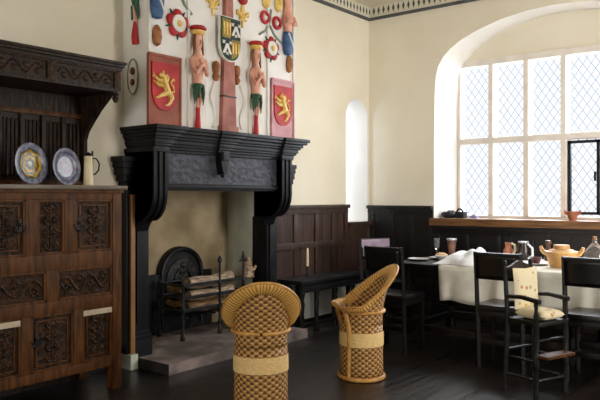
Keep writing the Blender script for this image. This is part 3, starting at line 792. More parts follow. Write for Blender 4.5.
# terms: carved figures with flat caps, crossed arms, leaf skirts
CS = Matrix.Diagonal((0.70, 0.9, 0.97, 1.0))
def caryatid(x):
    root = None
    b = B()
    b.mx = Matrix.Translation(Q(x, 2.352, 0.05)) @ CS
    b.lathe([(0.062, 0.0), (0.060, 0.05), (0.066, 0.10), (0.082, 0.17), (0.086, 0.215), (0.080, 0.245), (0.055, 0.268), (0.034, 0.285), (0.032, 0.305), (0.038, 0.315), (0.050, 0.34), (0.055, 0.38), (0.054, 0.42), (0.045, 0.45), (0.0, 0.465)], (0, 0, 0), 18, 1.0, 0.68)
    b.ball((0, -0.042, 0.375), (0.010, 0.014, 0.022), 8, 6)                    # nose
    b.ball((0, -0.036, 0.345), (0.018, 0.008, 0.006), 8, 6)                    # lips
    for s in (-1, 1):
        b.ball((s * 0.021, -0.033, 0.392), (0.011, 0.008, 0.007), 8, 6)
        b.tube([(s * 0.092, -0.005, 0.225), (s * 0.105, -0.02, 0.16), (s * 0.085, -0.055, 0.10), (s * 0.03, -0.072, 0.155), (-s * 0.018, -0.075, 0.185)], [0.032, 0.028, 0.025, 0.02, 0.016], 8)
        for f in range(4): b.tube([(-s * 0.016, -0.078, 0.180 + f * 0.008), (-s * 0.044, -0.076, 0.20 + f * 0.009)], [0.006, 0.004], 5)
    bd = b.build('carved_figure', M['skin'], om)
    b = B(); b.mx = Matrix.Translation(Q(x, 2.352, 0.05)) @ CS
    for s in (-1, 1):
        b.tube([(s * 0.045, 0.0, 0.455), (s * 0.064, 0.0, 0.40), (s * 0.068, -0.004, 0.33), (s * 0.078, -0.01, 0.27)], [0.016, 0.018, 0.016, 0.008], 7)
    b.build('hair', M['hair'], bd)
    b = B(); b.mx = Matrix.Translation(Q(x, 2.352, 0.05)) @ CS
    b.lathe([(0.072, 0.44), (0.090, 0.455), (0.094, 0.475), (0.085, 0.48)], (0, 0, 0), 18, 1, 0.7); b.build('cap_band', M['gold'], bd)
    b = B(); b.mx = Matrix.Translation(Q(x, 2.352, 0.05)) @ CS
    b.lathe([(0.085, 0.478), (0.108, 0.488), (0.110, 0.502), (0.085, 0.518), (0, 0.522)], (0, 0, 0), 18, 1, 0.7); b.build('cap', M['red'], bd)
    b = B(); b.mx = Matrix.Translation(Q(x, 2.352, 0.05)) @ CS
    b.lathe([(0.070, -0.03), (0.074, -0.005), (0.062, 0.012)], (0, 0, 0), 16, 1, 0.7)
    for a in (-2.9, -2.5, -2.1, -1.04, -0.64, -0.25):
        cx_, cy_ = 0.062 * math.cos(a), 0.045 * math.sin(a)
        b.tube([(cx_, cy_, 0.0), (cx_ * 1.15, cy_ * 1.15, -0.07), (cx_ * 1.1, cy_ * 1.1, -0.15 + 0.03 * math.cos(3 * a))], [0.018, 0.02, 0.004], 6)
    b.build('leaf_skirt', M['green'], bd)
    b = B(); b.mx = Matrix.Translation(Q(x, 2.352, 0.05)) @ CS
    for s in (-1, 1): b.tube([(s * 0.028, -0.005, 0.0), (s * 0.026, -0.01, -0.09), (s * 0.018, -0.012, -0.17), (s * 0.012, -0.01, -0.20)], [0.028, 0.024, 0.016, 0.012], 8)
    b.build('figure_legs', M['skin'], bd)
    b = B(); b.mx = Matrix.Translation(Q(x, 2.352, 0.05)) @ CS
    b.lathe([(0.036, -0.378), (0.034, -0.33), (0.026, -0.25), (0.028, -0.20), (0.02, -0.18), (0, -0.175)], (0, 0, 0), 14, 1, 0.8); b.build('red_foot', M['red'], bd)
caryatid(-3.25); caryatid(-2.515)
# corner figures at the top: pink bodies with blue skirts
def corner_figure(x, zt):
    b = B(); b.mx = Matrix.Translation(Q(x, zt, 0.03))
    b.lathe([(0.04, 0.0), (0.05, 0.06), (0.07, 0.12), (0.055, 0.2), (0.04, 0.27), (0.05, 0.34), (0.05, 0.4), (0.0, 0.44)], (0, 0, 0), 14, 1, 0.7)
    b.tube([(-0.05, -0.02, 0.16), (-0.06, -0.04, 0.10), (0.0, -0.055, 0.11)], [0.025, 0.025, 0.02], 7); b.tube([(0.05, -0.02, 0.16), (0.065, -0.04, 0.09), (0.01, -0.055, 0.08)], [0.025, 0.025, 0.02], 7)
    o = b.build('corner_figure', M['skin'], om)
    b = B(); b.mx = Matrix.Translation(Q(x, zt, 0.03))
    b.lathe([(0.0, -0.225), (0.045, -0.21), (0.062, -0.15), (0.066, -0.06), (0.055, 0.005), (0.035, 0.015)], (0, 0, 0), 16, 1, 0.7); s = b.build('blue_skirt', M['blue'], o)
    b = B(); b.mx = Matrix.Translation(Q(x, zt, 0.03))
    b.tube([(-0.035, -0.036, -0.005), (0.0, -0.048, -0.09), (0.045, -0.034, -0.16)], 0.009, 6); b.build('skirt_stripe', M['white_paint'], s)
corner_figure(-2.02, 3.03); corner_figure(-3.675, 3.055)
# small figure and badge on the left side of the chimney breast
sx = BL + 2.81
b = B(); b.tube([(sx - 0.02, 0.125, 0.97), (sx - 0.03, 0.125, 1.08)], [0.026, 0.04], 8); b.tube([(sx - 0.025, 0.085, 0.86), (sx - 0.03, 0.105, 0.97)], [0.008, 0.02], 7); b.tube([(sx - 0.025, 0.165, 0.86), (sx - 0.03, 0.145, 0.97)], [0.008, 0.02], 7); b.build('side_green_skirt', M['green'], om)
b = B(); b.tube([(sx - 0.02, 0.125, 0.66), (sx - 0.03, 0.125, 0.72), (sx - 0.025, 0.125, 0.84)], [0.030, 0.027, 0.014], 8); b.build('side_red_foot', M['red'], om)
b = B(); b.tube([(sx - 0.02, 0.125, 0.82), (sx - 0.025, 0.125, 0.98)], [0.014, 0.022], 8); b.build('side_legs', M['skin'], om)
b = B(); b.prism([(0.068 * math.cos(t * PI / 12), 0.15 + 0.145 * math.sin(t * PI / 12)) for t in range(24)], (sx, 0.175, 0.255), (0, 1, 0), (0, 0, 1), (-0.010, 0, 0)); bdg = b.build('side_badge', M['white_paint'], om, smooth=0)
b = B(); b.tube([(sx - 0.010, 0.175 + 0.066 * math.cos(t * PI / 12), 0.405 + 0.143 * math.sin(t * PI / 12)) for t in range(24)], 0.007, 6, closed=True); b.build('badge_rim', M['ribbon'], bdg)
b = B(); b.ball((sx - 0.014, 0.175, 0.45), (0.012, 0.032, 0.032)); b.ball((sx - 0.014, 0.175, 0.36), (0.012, 0.028, 0.028)); b.build('badge_charge', M['redware'], bdg)

# ================================================================== DRESSER
DX0, DX1, DY0 = -5.25, -4.135, -0.5
dr = thing('carved_dresser', (-4.69, -0.26, 0), 'tall carved oak press cupboard with canopied top standing left of the fireplace', 'cupboard')
OY = 0.26
def D(x0, x1, y0, y1, z0, z1, bev=0.004, b=None): b.box(x0 + 4.69, x1 + 4.69, y0 + OY, y1 + OY, z0, z1, bev)
# posts
for x0, x1 in ((DX0, DX0 + 0.075), (DX1 - 0.075, DX1)):
    b = B(); D(x0, x1, DY0, DY0 + 0.075, 0, 1.44, b=b); b.build('post', M['oak'], dr)
    b = B(); D(x0, x1, -0.08, -0.01, 0, 1.44, b=b); b.build('post', M['oak'], dr)
XL, XR = DX0 + 0.075, DX1 - 0.075
b = B()
for z0, z1 in ((1.382, 1.44), (0.905, 1.012), (0.612, 0.695), (0.17, 0.235)): D(XL, XR, DY0 + 0.004, DY0 + 0.05, z0, z1, b=b)
b.build('rail', M['oak'], dr)
b = B()
for x0, x1, z0, z1 in ((-4.60, -4.515, 1.012, 1.382), (-4.885, -4.80, 1.012, 1.382), (-4.735, -4.655, 0.695, 0.905), (-4.53, -4.458, 0.235, 0.612), (-4.915, -4.845, 0.235, 0.612)):
    D(x0, x1, DY0 + 0.005, DY0 + 0.05, z0, z1, b=b)
b.build('stile', M['oak'], dr)
b = B(); D(XL, XR, DY0 + 0.05, -0.02, 0.18, 1.44, 0, b=b); D(XL, XR, -0.05, -0.02, 0.0, 0.18, 0, b=b); b.build('carcass', M['oak_dark'], dr, smooth=0)  # low back board added to imitate the shade under the dresser
b = B(); D(DX0 - 0.03, DX1 + 0.03, DY0 - 0.035, -0.01, 1.452, 1.482, 0.006, b=b); b.build('top_board', M['oak_top'], dr)
b = B(); D(DX0 - 0.012, DX1 + 0.012, DY0 - 0.015, -0.015, 1.43, 1.452, 0.004, b=b); b.build('top_moulding', M['oak'], dr)
def carved(name, x0, x1, z0, z1, seed, handle=None, strip=False):
    """framed panel with raised moulding and a carved vine"""
    w, h = x1 - x0, z1 - z0
    yp = DY0 + 0.022
    b = B(); D(x0, x1, yp, yp + 0.04, z0, z1, 0.0, b=b)
    pn = b.build(name, M['oak_panel'], dr, smooth=0)
    b = B(); t = 0.016
    for a in ((x0, x1, z1 - t, z1), (x0, x1, z0, z0 + t), (x0, x0 + t, z0, z1), (x1 - t, x1, z0, z1)): D(a[0], a[1], yp - 0.014, yp, a[2], a[3], 0.004, b=b)
    t2 = 0.036
    if w > 0.22 and h > 0.22:
        for a in ((x0 + t2, x1 - t2, z1 - t2 - 0.01, z1 - t2), (x0 + t2, x1 - t2, z0 + t2, z0 + t2 + 0.01), (x0 + t2, x0 + t2 + 0.01, z0 + t2, z1 - t2), (x1 - t2 - 0.01, x1 - t2, z0 + t2, z1 - t2)): D(a[0], a[1], yp - 0.007, yp, a[2], a[3], 0.003, b=b)
    b.build('panel_moulding', M['oak'], pn)
    b = B(); cx, cz = (x0 + x1) / 2 + 4.69, (z0 + z1) / 2; y = yp + OY - 0.004
    rnd = random.Random(seed)
    m = 0.05 if w > 0.22 and h > 0.22 else 0.026
    hw, hh = w / 2 - m, h / 2 - m
    if h >= w:                                       # upright vase of leaves
        b.tube([(cx, y, cz - hh), (cx, y, cz + hh * 0.8)], 0.007, 6)
        n = 4
        for k in range(n):
            zz = cz - hh * 0.8 + k * hh * 1.6 / (n - 1)
            for s in (-1, 1):
                r = min(hw * 0.75, hh / n * 1.1)
                b.tube([(cx, y, zz - r * 0.6), (cx + s * r * 0.7, y, zz - r * 0.5), (cx + s * r * 1.15, y, zz + r * 0.1), (cx + s * r * 0.75, y, zz + r * 0.6), (cx + s * r * 0.35, y, zz + r * 0.2)], [0.006, 0.010, 0.012, 0.010, 0.008], 6)
                b.ball((cx + s * r * 0.62, y, zz + r * 0.05), (0.014, 0.010, 0.014), 8, 6)
        b.ball((cx, y, cz + hh * 0.85), (0.02, 0.012, 0.024), 8, 6)
    else:                                            # running vine
        n = max(3, int(w / 0.11)); pts = []
        for i in range(n * 8 + 1):
            t = i / (n * 8); pts.append((cx - hw + 2 * hw * t, y, cz + hh * 0.6 * math.sin(t * n * PI)))
        b.tube(pts, 0.009, 6)
        for k in range(n):
            t = (k + 0.5) / n; s = -1 if k % 2 == 0 else 1
            X = cx - hw + 2 * hw * t
            b.tube([(X - 0.03, y, cz + s * hh * 0.1), (X, y, cz + s * hh * 0.75), (X + 0.03, y, cz + s * hh * 0.3), (X, y, cz + s * 0.0)], [0.006, 0.012, 0.012, 0.007], 6)
            b.ball((X, y, cz + s * hh * 0.35), (0.016, 0.011, 0.016), 8, 6)
    b.build('carving', M['oak_panel'], pn)
    if handle is not None:
        hx, hz = handle; hb = B(); hy = yp + OY - 0.012
        hb.box(hx + 4.69 - 0.012, hx + 4.69 + 0.012, hy - 0.004, hy + 0.004, hz - 0.045, hz + 0.045, 0.003)
        hb.ball((hx + 4.69, hy - 0.01, hz + 0.01), 0.012, 8, 6)
        hb.tube([(hx + 4.69 - 0.035, hy - 0.012, hz), (hx + 4.69 - 0.03, hy - 0.014, hz - 0.03), (hx + 4.69, hy - 0.014, hz - 0.045), (hx + 4.69 + 0.03, hy - 0.014, hz - 0.03), (hx + 4.69 + 0.035, hy - 0.012, hz)], 0.005, 6)
        hb.build('handle', M['iron'], pn)
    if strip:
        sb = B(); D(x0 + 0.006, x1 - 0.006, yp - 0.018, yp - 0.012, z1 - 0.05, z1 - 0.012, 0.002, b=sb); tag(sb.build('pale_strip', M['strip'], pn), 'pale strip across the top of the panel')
    return pn
carved('door', -4.515, -4.21, 1.012, 1.382, 1, (-4.485, 1.21)); carved('panel', -4.80, -4.60, 1.012, 1.382, 2); carved('door', XL, -4.885, 1.012, 1.382, 3, (-4.92, 1.21))
carved('drawer', -4.655, -4.21, 0.695, 0.905, 4); carved('drawer', XL, -4.735, 0.695, 0.905, 5)
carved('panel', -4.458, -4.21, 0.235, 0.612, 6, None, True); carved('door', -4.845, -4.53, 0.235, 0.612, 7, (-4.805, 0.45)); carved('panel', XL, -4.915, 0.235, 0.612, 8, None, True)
# upper stage
b = B(); D(DX0 + 0.03, DX1 - 0.03, -0.06, -0.02, 1.482, 2.35, 0, b=b); b.build('back_board', M['oak_dark'], dr, smooth=0)
b = B(); D(DX0 + 0.05, DX1 - 0.05, -0.085, -0.055, 2.0, 2.035, 0.004, b=b); D(DX0 + 0.05, DX1 - 0.05, -0.08, -0.055, 1.482, 1.52, 0.004, b=b)
b.build('back_rail', M['oak'], dr)
nb = 6; wx = (DX1 - DX0 - 0.12) / nb
for k in range(nb):       # linenfold panels
    x0 = DX0 + 0.06 + k * wx
    b = B(); D(x0, x0 + 0.03, -0.088, -0.055, 1.51, 2.0, 0.003, b=b)
    for j in range(4):
        xx = x0 + 0.048 + j * (wx - 0.055) / 3.4
        b.tube([(xx + 4.69, -0.062 + OY, 1.55), (xx + 4.69, -0.066 + OY, 1.56), (xx + 4.69, -0.066 + OY, 1.95), (xx + 4.69, -0.062 + OY, 1.96)], [0.004, 0.013, 0.013, 0.004], 6)
    b.build('linenfold_panel', M['oak_dark'], dr)
for x in (DX0 + 0.02, DX1 - 0.05):
    b = B()
    b.prism([(-0.02, 1.482), (-0.10, 1.482), (-0.10, 1.84), (-0.13, 1.90), (-0.20, 1.97), (-0.30, 2.06), (-0.40, 2.13), (-0.44, 2.17), (-0.46, 2.21), (-0.02, 2.21)], (x + 4.69, OY, 0), (0, 1, 0), (0, 0, 1), (0.03, 0, 0)); b.build('side_cheek', M['oak_dark'], dr, smooth=30)
b = B()
for z0, z1, o in ((2.17, 2.195, 0.0), (2.325, 2.35, 0.010), (2.35, 2.37, 0.024), (2.37, 2.388, 0.036)): D(DX0 - o + 0.01, DX1 + o - 0.01, DY0 - o, -0.02, z0, z1, 0.004, b=b)
b.build('canopy_cornice', M['oak_dark'], dr)
b = B(); D(DX0 + 0.012, DX1 - 0.012, DY0 + 0.012, -0.03, 2.192, 2.328, 0, b=b); cf = b.build('canopy_frieze', M['oak_dark'], dr, smooth=0)
b = B()
for x0, x1 in ((DX1 - 0.06, DX1 - 0.008), (DX0 + 0.008, DX0 + 0.06), (-4.735, -4.665)): D(x0, x1, DY0 - 0.004, DY0 + 0.02, 2.18, 2.33, 0.004, b=b)
D(DX0 + 0.01, DX1 - 0.01, DY0 - 0.002, DY0 + 0.02, 2.312, 2.328, 0.003, b=b)
for cx0, cx1 in ((-4.665, DX1 - 0.06), (DX0 + 0.06, -4.735)):
    n = 5; pts = []
    for i in range(n * 8 + 1):
        t = i / (n * 8); pts.append((cx0 + 0.02 + (cx1 - cx0 - 0.04) * t + 4.69, DY0 + 0.012 + OY, 2.253 + 0.035 * math.sin(t * n * PI)))
    b.tube(pts, 0.008, 6)
    for k in range(n): b.ball((cx0 + 0.02 + (cx1 - cx0 - 0.04) * (k + 0.5) / n + 4.69, DY0 + 0.012 + OY, 2.253 + (-0.015 if k % 2 == 0 else 0.015)), (0.026, 0.010, 0.022), 8, 6)
b.build('frieze_carving', M['oak_panel'], cf)
for x in (DX1 - 0.034, DX0 + 0.034):
    b = B(); b.lathe([(0.03, 0.0), (0.03, -0.02), (0.018, -0.03), (0.026, -0.05), (0.016, -0.075), (0.0, -0.085)], (x + 4.69, DY0 + 0.026 + OY, 2.175), 12); b.build('pendant', M['oak_dark'], dr)

# plates, tankard on the dresser
def plate(x, r, mt, label):
    b = B()
    b.lathe([(0.0, 0.006), (r * 0.55, 0.006), (r * 0.62, 0.014), (r * 0.97, 0.024), (r, 0.022), (r * 0.97, 0.016), (r * 0.62, 0.004), (r * 0.5, -0.002), (0, -0.002)], (0, 0, 0), 36, axis='Y')
    b.tube([(0.0 + r * 0.5 * math.cos(t * PI / 10), 0.004, r * 0.5 * math.sin(t * PI / 10)) for t in range(20)], 0.004, 6, closed=True)
    o = b.build('painted_plate', mt); o.rotation_euler = (math.radians(-6), 0, math.radians(14)); o.location = (x, -0.26, 1.482 + r * 0.985)
    return tag(o, label, 'plate')
plate(-4.725, 0.148, M['plate_a'], 'round painted plate with yellow and green centre standing on the dresser')
plate(-4.452, 0.137, M['plate_b'], 'blue and brown painted plate standing beside the tankard on the dresser')
tk = thing('tankard', (-4.262, -0.27, 1.482), 'tall slim ivory tankard with dark lid and wire handle on the dresser end', 'tankard')
b = B(); b.lathe([(0.040, 0), (0.042, 0.012), (0.036, 0.02), (0.032, 0.12), (0.030, 0.215), (0.033, 0.225), (0.028, 0.222), (0.028, 0.03), (0, 0.03)], (0, 0, 0), 18); b.build('body', M['ivory'], tk)
b = B(); b.tube([(0.031, 0, 0.21), (0.07, 0, 0.205), (0.095, 0, 0.17), (0.09, 0, 0.12), (0.06, 0, 0.09), (0.034, 0, 0.085)], 0.006, 7); b.build('handle', M['iron'], tk)
b = B(); b.lathe([(0.034, 0.222), (0.036, 0.23), (0.02, 0.242), (0.006, 0.25), (0, 0.255)], (0, 0, 0), 16); b.tube([(0.034, 0, 0.0), (0.034, 0, 0.225), (0.036, 0, 0.262)], 0.007, 6); b.build('lid', M['iron'], tk)

# ================================================================== BENCH AND CANDLE
bn = thing('panelled_bench', (-1.22, -0.2, 0), 'long dark oak bench under the panelling beside the fireplace', 'bench')
b = B(); b.box(-0.64, 0.68, -0.19, 0.13, 0.505, 0.545, 0.006); b.build('seat', M['black_oak'], bn)
b = B(); b.box(-0.60, 0.64, -0.165, -0.14, 0.415, 0.505, 0.004); b.build('apron', M['black_oak'], bn)
for x in (-0.58, -0.335, 0.0, 0.335, 0.62):
    b = B(); b.lathe([(0.028, 0), (0.032, 0.04), (0.022, 0.07), (0.028, 0.14), (0.02, 0.2), (0.03, 0.3), (0.02, 0.34), (0.032, 0.4), (0.032, 0.42)], (x, -0.15, 0), 10); b.build('leg', M['black_oak'], bn)
    b = B(); b.box(x - 0.02, x + 0.02, 0.09, 0.125, 0, 0.506); b.build('leg', M['black_oak'], bn, smooth=0)
b = B(); b.box(-0.6, 0.64, -0.165, -0.135, 0.06, 0.10, 0.004); b.build('stretcher', M['black_oak'], bn)
cd = thing('candle', (-1.43, -0.13, 0.545), 'slim white candle in a dark holder standing on the bench by the panelling', 'candle')
b = B(); b.lathe([(0.035, 0), (0.035, 0.008), (0.012, 0.014), (0.010, 0.085), (0.018, 0.091), (0.0125, 0.11), (0, 0.11)], (0, 0, 0), 14); b.build('candle_holder', M['iron'], cd)
b = B(); b.lathe([(0.014, 0.10), (0.014, 0.23), (0.012, 0.285), (0.004, 0.305), (0, 0.308)], (0, 0, 0), 12); b.build('wax', M['ivory'], cd)

# ================================================================== WICKER TUB CHAIRS
def wicker(loc, ang, label, zs=1.0):
    """tub chair; local +Y is the way it faces"""
    t = thing('wicker_chair', loc, label, 'chair', ang - PI / 2, 'wicker tub chairs')
    N = 64
    def rad(z):                 # body half-widths over the height
        pts = [(0.0, 0.170), (0.15, 0.166), (0.30, 0.166), (0.42, 0.163), (0.50, 0.160), (0.56, 0.166)]
        for (a, r0), (c, r1) in zip(pts, pts[1:]):
            if z <= c: return r0 + (r1 - r0) * (z - a) / (c - a)
        return pts[-1][1]
    def ring(z, off=0.0, n=N):
        r = rad(z) + off
        return [(r * 1.07 * math.sin(2 * PI * k / n), -r * math.cos(2 * PI * k / n), z) for k in range(n)]
    zs_ = [0.02, 0.10, 0.18, 0.26, 0.34, 0.42]
    rows = [ring(z) for z in zs_]
    b = B(); b.grid(rows, closed=True, uv=lambda a, k: (k / N, zs_[a] / 0.86))
    # upper wall: from 0.42 up to the rim, open at the front
    AM = math.radians(142)
    K = 49
    def rim(s):                 # s in -1..1
        a = s * AM
        y0 = -math.cos(a)
        y = y0 * (0.222 if y0 < 0 else 0.205)
        x = math.sin(a) * 0.186
        u = min(1.0, max(0.0, (0.04 - y) / 0.26))
        z = 0.535 + 0.256 * (u ** 1.1)
        return Vector((x, y, z))
    def low(s, z=0.42):
        a = s * AM; r = rad(z)
        return Vector((r * 1.07 * math.sin(a), -r * math.cos(a), z))
    J = 9
    up = []; vv = []
    for j in range(J):
        f = j / (J - 1)
        row = []
        for k in range(K):
            s = -1 + 2 * k / (K - 1)
            p0 = low(s); p1 = rim(s)
            p = p0.lerp(p1, f)
            q = low(s, 0.5)
            f0 = min(0.9, 0.105 / (p1.z - 0.42)); fe = max(0.0, (f - f0) / (1 - f0)) if f0 < 0.95 else f    # stays cylindrical low down, flares near the rim
            p.x = p0.x + (p1.x - p0.x) * fe; p.y = p0.y + (p1.y - p0.y) * fe
            row.append(p)
        up.append(row)
    def uvu(a, k):
        s = -1 + 2 * k / (K - 1)
        return (s * AM / (2 * PI) + 1.0, up[a][k].z / 0.86)
    b.grid(up, uv=uvu)
    o = b.build('woven_body', M['weave'], t, smooth=60)
    md = o.modifiers.new('thickness', 'SOLIDIFY'); md.thickness = 0.016; md.offset = -1
    # wrapped roll along the top edge, widest over the back
    pts = []; rs = []; K2 = 81
    b = B()
    n = 12; rows = []
    cs = []
    for k in range(K2):
        s = -1 + 2 * k / (K2 - 1); p = rim(s)
        e = 1e-3; tan = (rim(min(1, s + e)) - rim(max(-1, s - e))).normalized()
        outw = Vector((p.x, p.y, 0)).normalized()
        outw = (outw - tan * outw.dot(tan)).normalized()
        upv = tan.cross(outw); upv = upv if upv.z > 0 else -upv
        w = 0.050 - 0.018 * abs(s) ** 2.5             # collar half-width
        h = 0.018
        tl = 0.62 + 0.25 * abs(s)
        aa = (outw * tl + upv * (1 - tl * tl) ** 0.5); bb = (outw * (1 - tl * tl) ** 0.5 - upv * tl)
        c = p + aa * (w * 0.85)
        row = []
        for q in range(n):
            a = 2 * PI * q / n
            row.append(c + aa * (w * math.cos(a)) + bb * (h * math.sin(a)))
        rows.append(row)
    rows2 = [r + [r[0]] for r in rows]
    b.grid(rows2, uv=lambda a, k: (a / (K2 - 1) * 1.6, k / n))
    b._add(rows[0], [tuple(range(n))]); b._add(rows[-1], [tuple(range(n))[::-1]])
    bmesh.ops.remove_doubles(b.bm, verts=b.bm.verts, dist=1e-5)
    b.build('rim_roll', M['wrap'], t, smooth=50)
    b = B(); b.tube([r[0] for r in rows], 0.009, 8); b.build('rim_braid', M['cane'], t)
    b = B(); zb = [0.262, 0.29, 0.33, 0.368]
    b.grid([ring(z, 0.006) for z in zb], closed=True, uv=lambda a, k: (k / N, zb[a] / 0.5)); b.build('pale_band', M['weave_light'], t, smooth=60)
    b = B(); rg = ring(0.522, 0.012)
    b.tube([p for k, p in enumerate(rg) if not (26 < k < 38)], 0.013, 8); b.build('waist_braid', M['cane'], t)
    b = B(); b.tube(ring(0.018, 0.002), 0.016, 8, closed=True); b.build('base_braid', M['cane'], t)
    b = B()
    prof = [(0.0, 0.425), (0.10, 0.424), (0.145, 0.418), (0.158, 0.405), (0.158, 0.38), (0, 0.38)]
    rows = [[(r * math.sin(2 * PI * k / 40), -r * math.cos(2 * PI * k / 40), z) for k in range(40)] for r, z in prof]
    b.grid(rows, closed=True, uv=lambda a, k: (prof[a][0] * math.sin(2 * PI * k / 40) + 0.5, prof[a][0] * math.cos(2 * PI * k / 40) + 0.5)); b.build('seat', M['weave'], t)
    for s in (-1, 1):                                  # arm posts from rim ends down the front edge
        e = rim(s * 0.995); l = low(s, 0.40)
        b = B(); b.tube([e + Vector((0, 0, -0.005)), e.lerp(l, 0.5) + Vector((s * 0.004, 0.004, 0)), l, Vector((l.x, l.y, 0.03))], [0.020, 0.019, 0.018, 0.016], 8); b.build('arm_post', M['cane'], t)
    return t
wicker((-3.87, -1.64, 0), math.radians(46), 'nearest wicker tub chair seen from behind, facing the fireplace')
wicker((-2.80, -1.73, 0), math.radians(140), 'wicker tub chair seen in profile near the dining table')

# ================================================================== DINING CHAIRS
def dining_chair():
    """local +Y faces the table; origin on the floor under the back"""
    t = thing('dining_chair', (0, 0, 0), 'x', 'chair', 0, 'dark leather chairs at the long table')
    for s in (-1, 1):
        b = B(); b.tube([(s * 0.185, 0.03, 0), (s * 0.185, 0.01, 0.46), (s * 0.185, -0.012, 0.75), (s * 0.187, -0.035, 0.955)], [0.021, 0.021, 0.019, 0.017], 4); b.build('back_post', M['black_oak'], t, smooth=0)
        b = B(); b.lathe([(0.02, 0), (0.026, 0.05), (0.018, 0.09), (0.026, 0.18), (0.018, 0.22), (0.024, 0.3), (0.018, 0.36), (0.026, 0.44)], (s * 0.19, 0.335, 0), 10); b.build('front_leg', M['black_oak'], t)
        b = B(); b.box(s * 0.19 - 0.014, s * 0.19 + 0.014, 0.02, 0.335, 0.13, 0.165, 0.003); b.build('side_stretcher', M['black_oak'], t)
    b = B(); b.box(-0.18, 0.18, 0.02, 0.05, 0.2, 0.24, 0.003); b.build('rear_stretcher', M['black_oak'], t)
    b = B(); b.box(-0.18, 0.18, 0.32, 0.35, 0.2, 0.26, 0.003); b.build('front_stretcher', M['black_oak'], t)
    b = B(); b.box(-0.20, 0.20, 0.0, 0.355, 0.43, 0.475, 0.004); b.build('seat_rail', M['black_oak'], t)
    b = B(); b.box(-0.205, 0.205, -0.01, 0.365, 0.47, 0.525, 0.018); b.build('seat', M['leather'], t)
    b = B()
    rows = []
    for j in range(7):
        z = 0.735 + 0.205 * j / 6
        rows.append([(-0.18 + 0.36 * i / 8, -0.012 - (z - 0.735) * 0.11 - 0.012 * math.sin(PI * i / 8), z) for i in range(9)])
    b.grid(rows); o = b.build('back_panel', M['leather'], t)
    md = o.modifiers.new('pad', 'SOLIDIFY'); md.thickness = 0.026; md.offset = 0
    b = B(); b.box(-0.19, 0.19, -0.06, -0.012, 0.925, 0.952, 0.008); b.build('top_rail', M['black_oak'], t)
    return t
dc = dining_chair()
spots = [((-1.97, -1.44), -PI / 2, 'dark leather back chair at the near left corner of the table, behind the wicker chairs'),
         ((-1.97, -2.50), -PI / 2, 'dark leather back chair in front of the white tablecloth, left of the child chair'),
         ((-1.97, -3.205), -PI / 2, 'dark leather back chair right of the child chair, in front of the pot')]
for i, (p, rz, lb) in enumerate(spots):
    o = dc if i == 0 else copy_tree(dc)
    o.location = (p[0], p[1], 0); o.rotation_euler = (0, 0, rz); o['label'] = lb
ec = copy_tree(dc); ec.location = (-1.0, -0.73, 0); ec.rotation_euler = (0, 0, PI - 0.4)
ec['label'] = 'dark chair with window sheen painted on its crest rail at the far left end of the table'
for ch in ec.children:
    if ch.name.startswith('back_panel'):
        b = B(); b.box(-0.18, 0.18, -0.045, 0.0, 0.86, 0.945, 0.006); sp_ = b.build('crest_rail', M['leather_sheen'], ec); tag(sp_, 'crest rail with the window sheen painted in plum')

# ================================================================== TABLE
TX0, TX1, TY0, TY1, TZ = -1.545, -0.42, -1.24, -4.6, 0.77
tb = thing('dining_table', (-0.98, -2.92, 0), 'long dark oak refectory table under the window, partly under a white cloth', 'table')
def T(x, y): return (x + 0.98, y + 2.92)
b = B(); b.box(TX0 + 0.98, TX1 + 0.98, TY1 + 2.92, TY0 + 2.92, TZ - 0.045, TZ, 0.006); b.build('tabletop', M['black_oak'], tb)
b = B()
b.box(TX0 + 1.06, TX0 + 1.09, TY1 + 3.0, TY0 + 2.84, TZ - 0.14, TZ - 0.045, 0.004); b.box(TX1 + 0.87, TX1 + 0.90, TY1 + 3.0, TY0 + 2.84, TZ - 0.14, TZ - 0.045, 0.004)
b.build('apron', M['black_oak'], tb)
for x in (TX0 + 0.12, TX1 - 0.12):
    for y in (TY0 - 0.14, (TY0 + TY1) / 2, TY1 + 0.14):
        p = T(x, y); b = B(); b.lathe([(0.05, 0), (0.055, 0.04), (0.04, 0.1), (0.05, 0.13), (0.05, 0.2), (0.03, 0.24), (0.06, 0.36), (0.062, 0.44), (0.035, 0.55), (0.05, 0.6), (0.05, TZ - 0.05)], (p[0], p[1], 0), 14); b.build('leg', M['black_oak'], tb)
for x in (TX0 + 0.12, TX1 - 0.12):
    p0 = T(x, TY0 - 0.14); p1 = T(x, TY1 + 0.14)
    b = B(); b.box(p0[0] - 0.04, p0[0] + 0.04, p1[1], p0[1], 0.12, 0.185, 0.004); b.build('stretcher', M['oak_dark'], tb)
b = B(); p0 = T(TX0 + 0.12, TY0 - 0.14); p1 = T(TX1 - 0.12, TY0 - 0.14); b.box(p0[0], p1[0], p0[1] - 0.03, p0[1] + 0.03, 0.12, 0.18, 0.004); b.build('stretcher', M['black_oak'], tb)

# tablecloth
b = B(); CY0, CY1 = -1.755, -4.55
rows = []; NS = 120
for i in range(NS + 1):
    y = CY0 + (CY1 - CY0) * i / NS
    f = 0.5 + 0.5 * math.sin(i * 0.62 + 1.3 * math.sin(i * 0.21)); f2 = math.sin(i * 0.23 + 0.5)
    row = [(TX1 + 0.006, y, TZ - 0.25), (TX1 + 0.006, y, TZ - 0.02), (TX1 + 0.004, y, TZ + 0.006), (TX1 - 0.2, y, TZ + 0.006), (-1.0, y, TZ + 0.006), (TX0 + 0.15, y, TZ + 0.006), (TX0 + 0.01, y, TZ + 0.006), (TX0 - 0.008, y, TZ - 0.004)]
    hem = 0.455 + 0.012 * math.sin(i * 0.3)
    slant = 0.03 * max(0.0, 1 - i / 10.0)             # the cut end hangs at a slant
    for k in range(1, 8):
        d = k / 7
        row.append((TX0 - 0.010 - (0.004 + 0.022 * f) * d ** 0.8, y + 0.012 * f2 * d - slant * d, TZ - 0.004 + (hem - TZ) * d))
    rows.append(row)
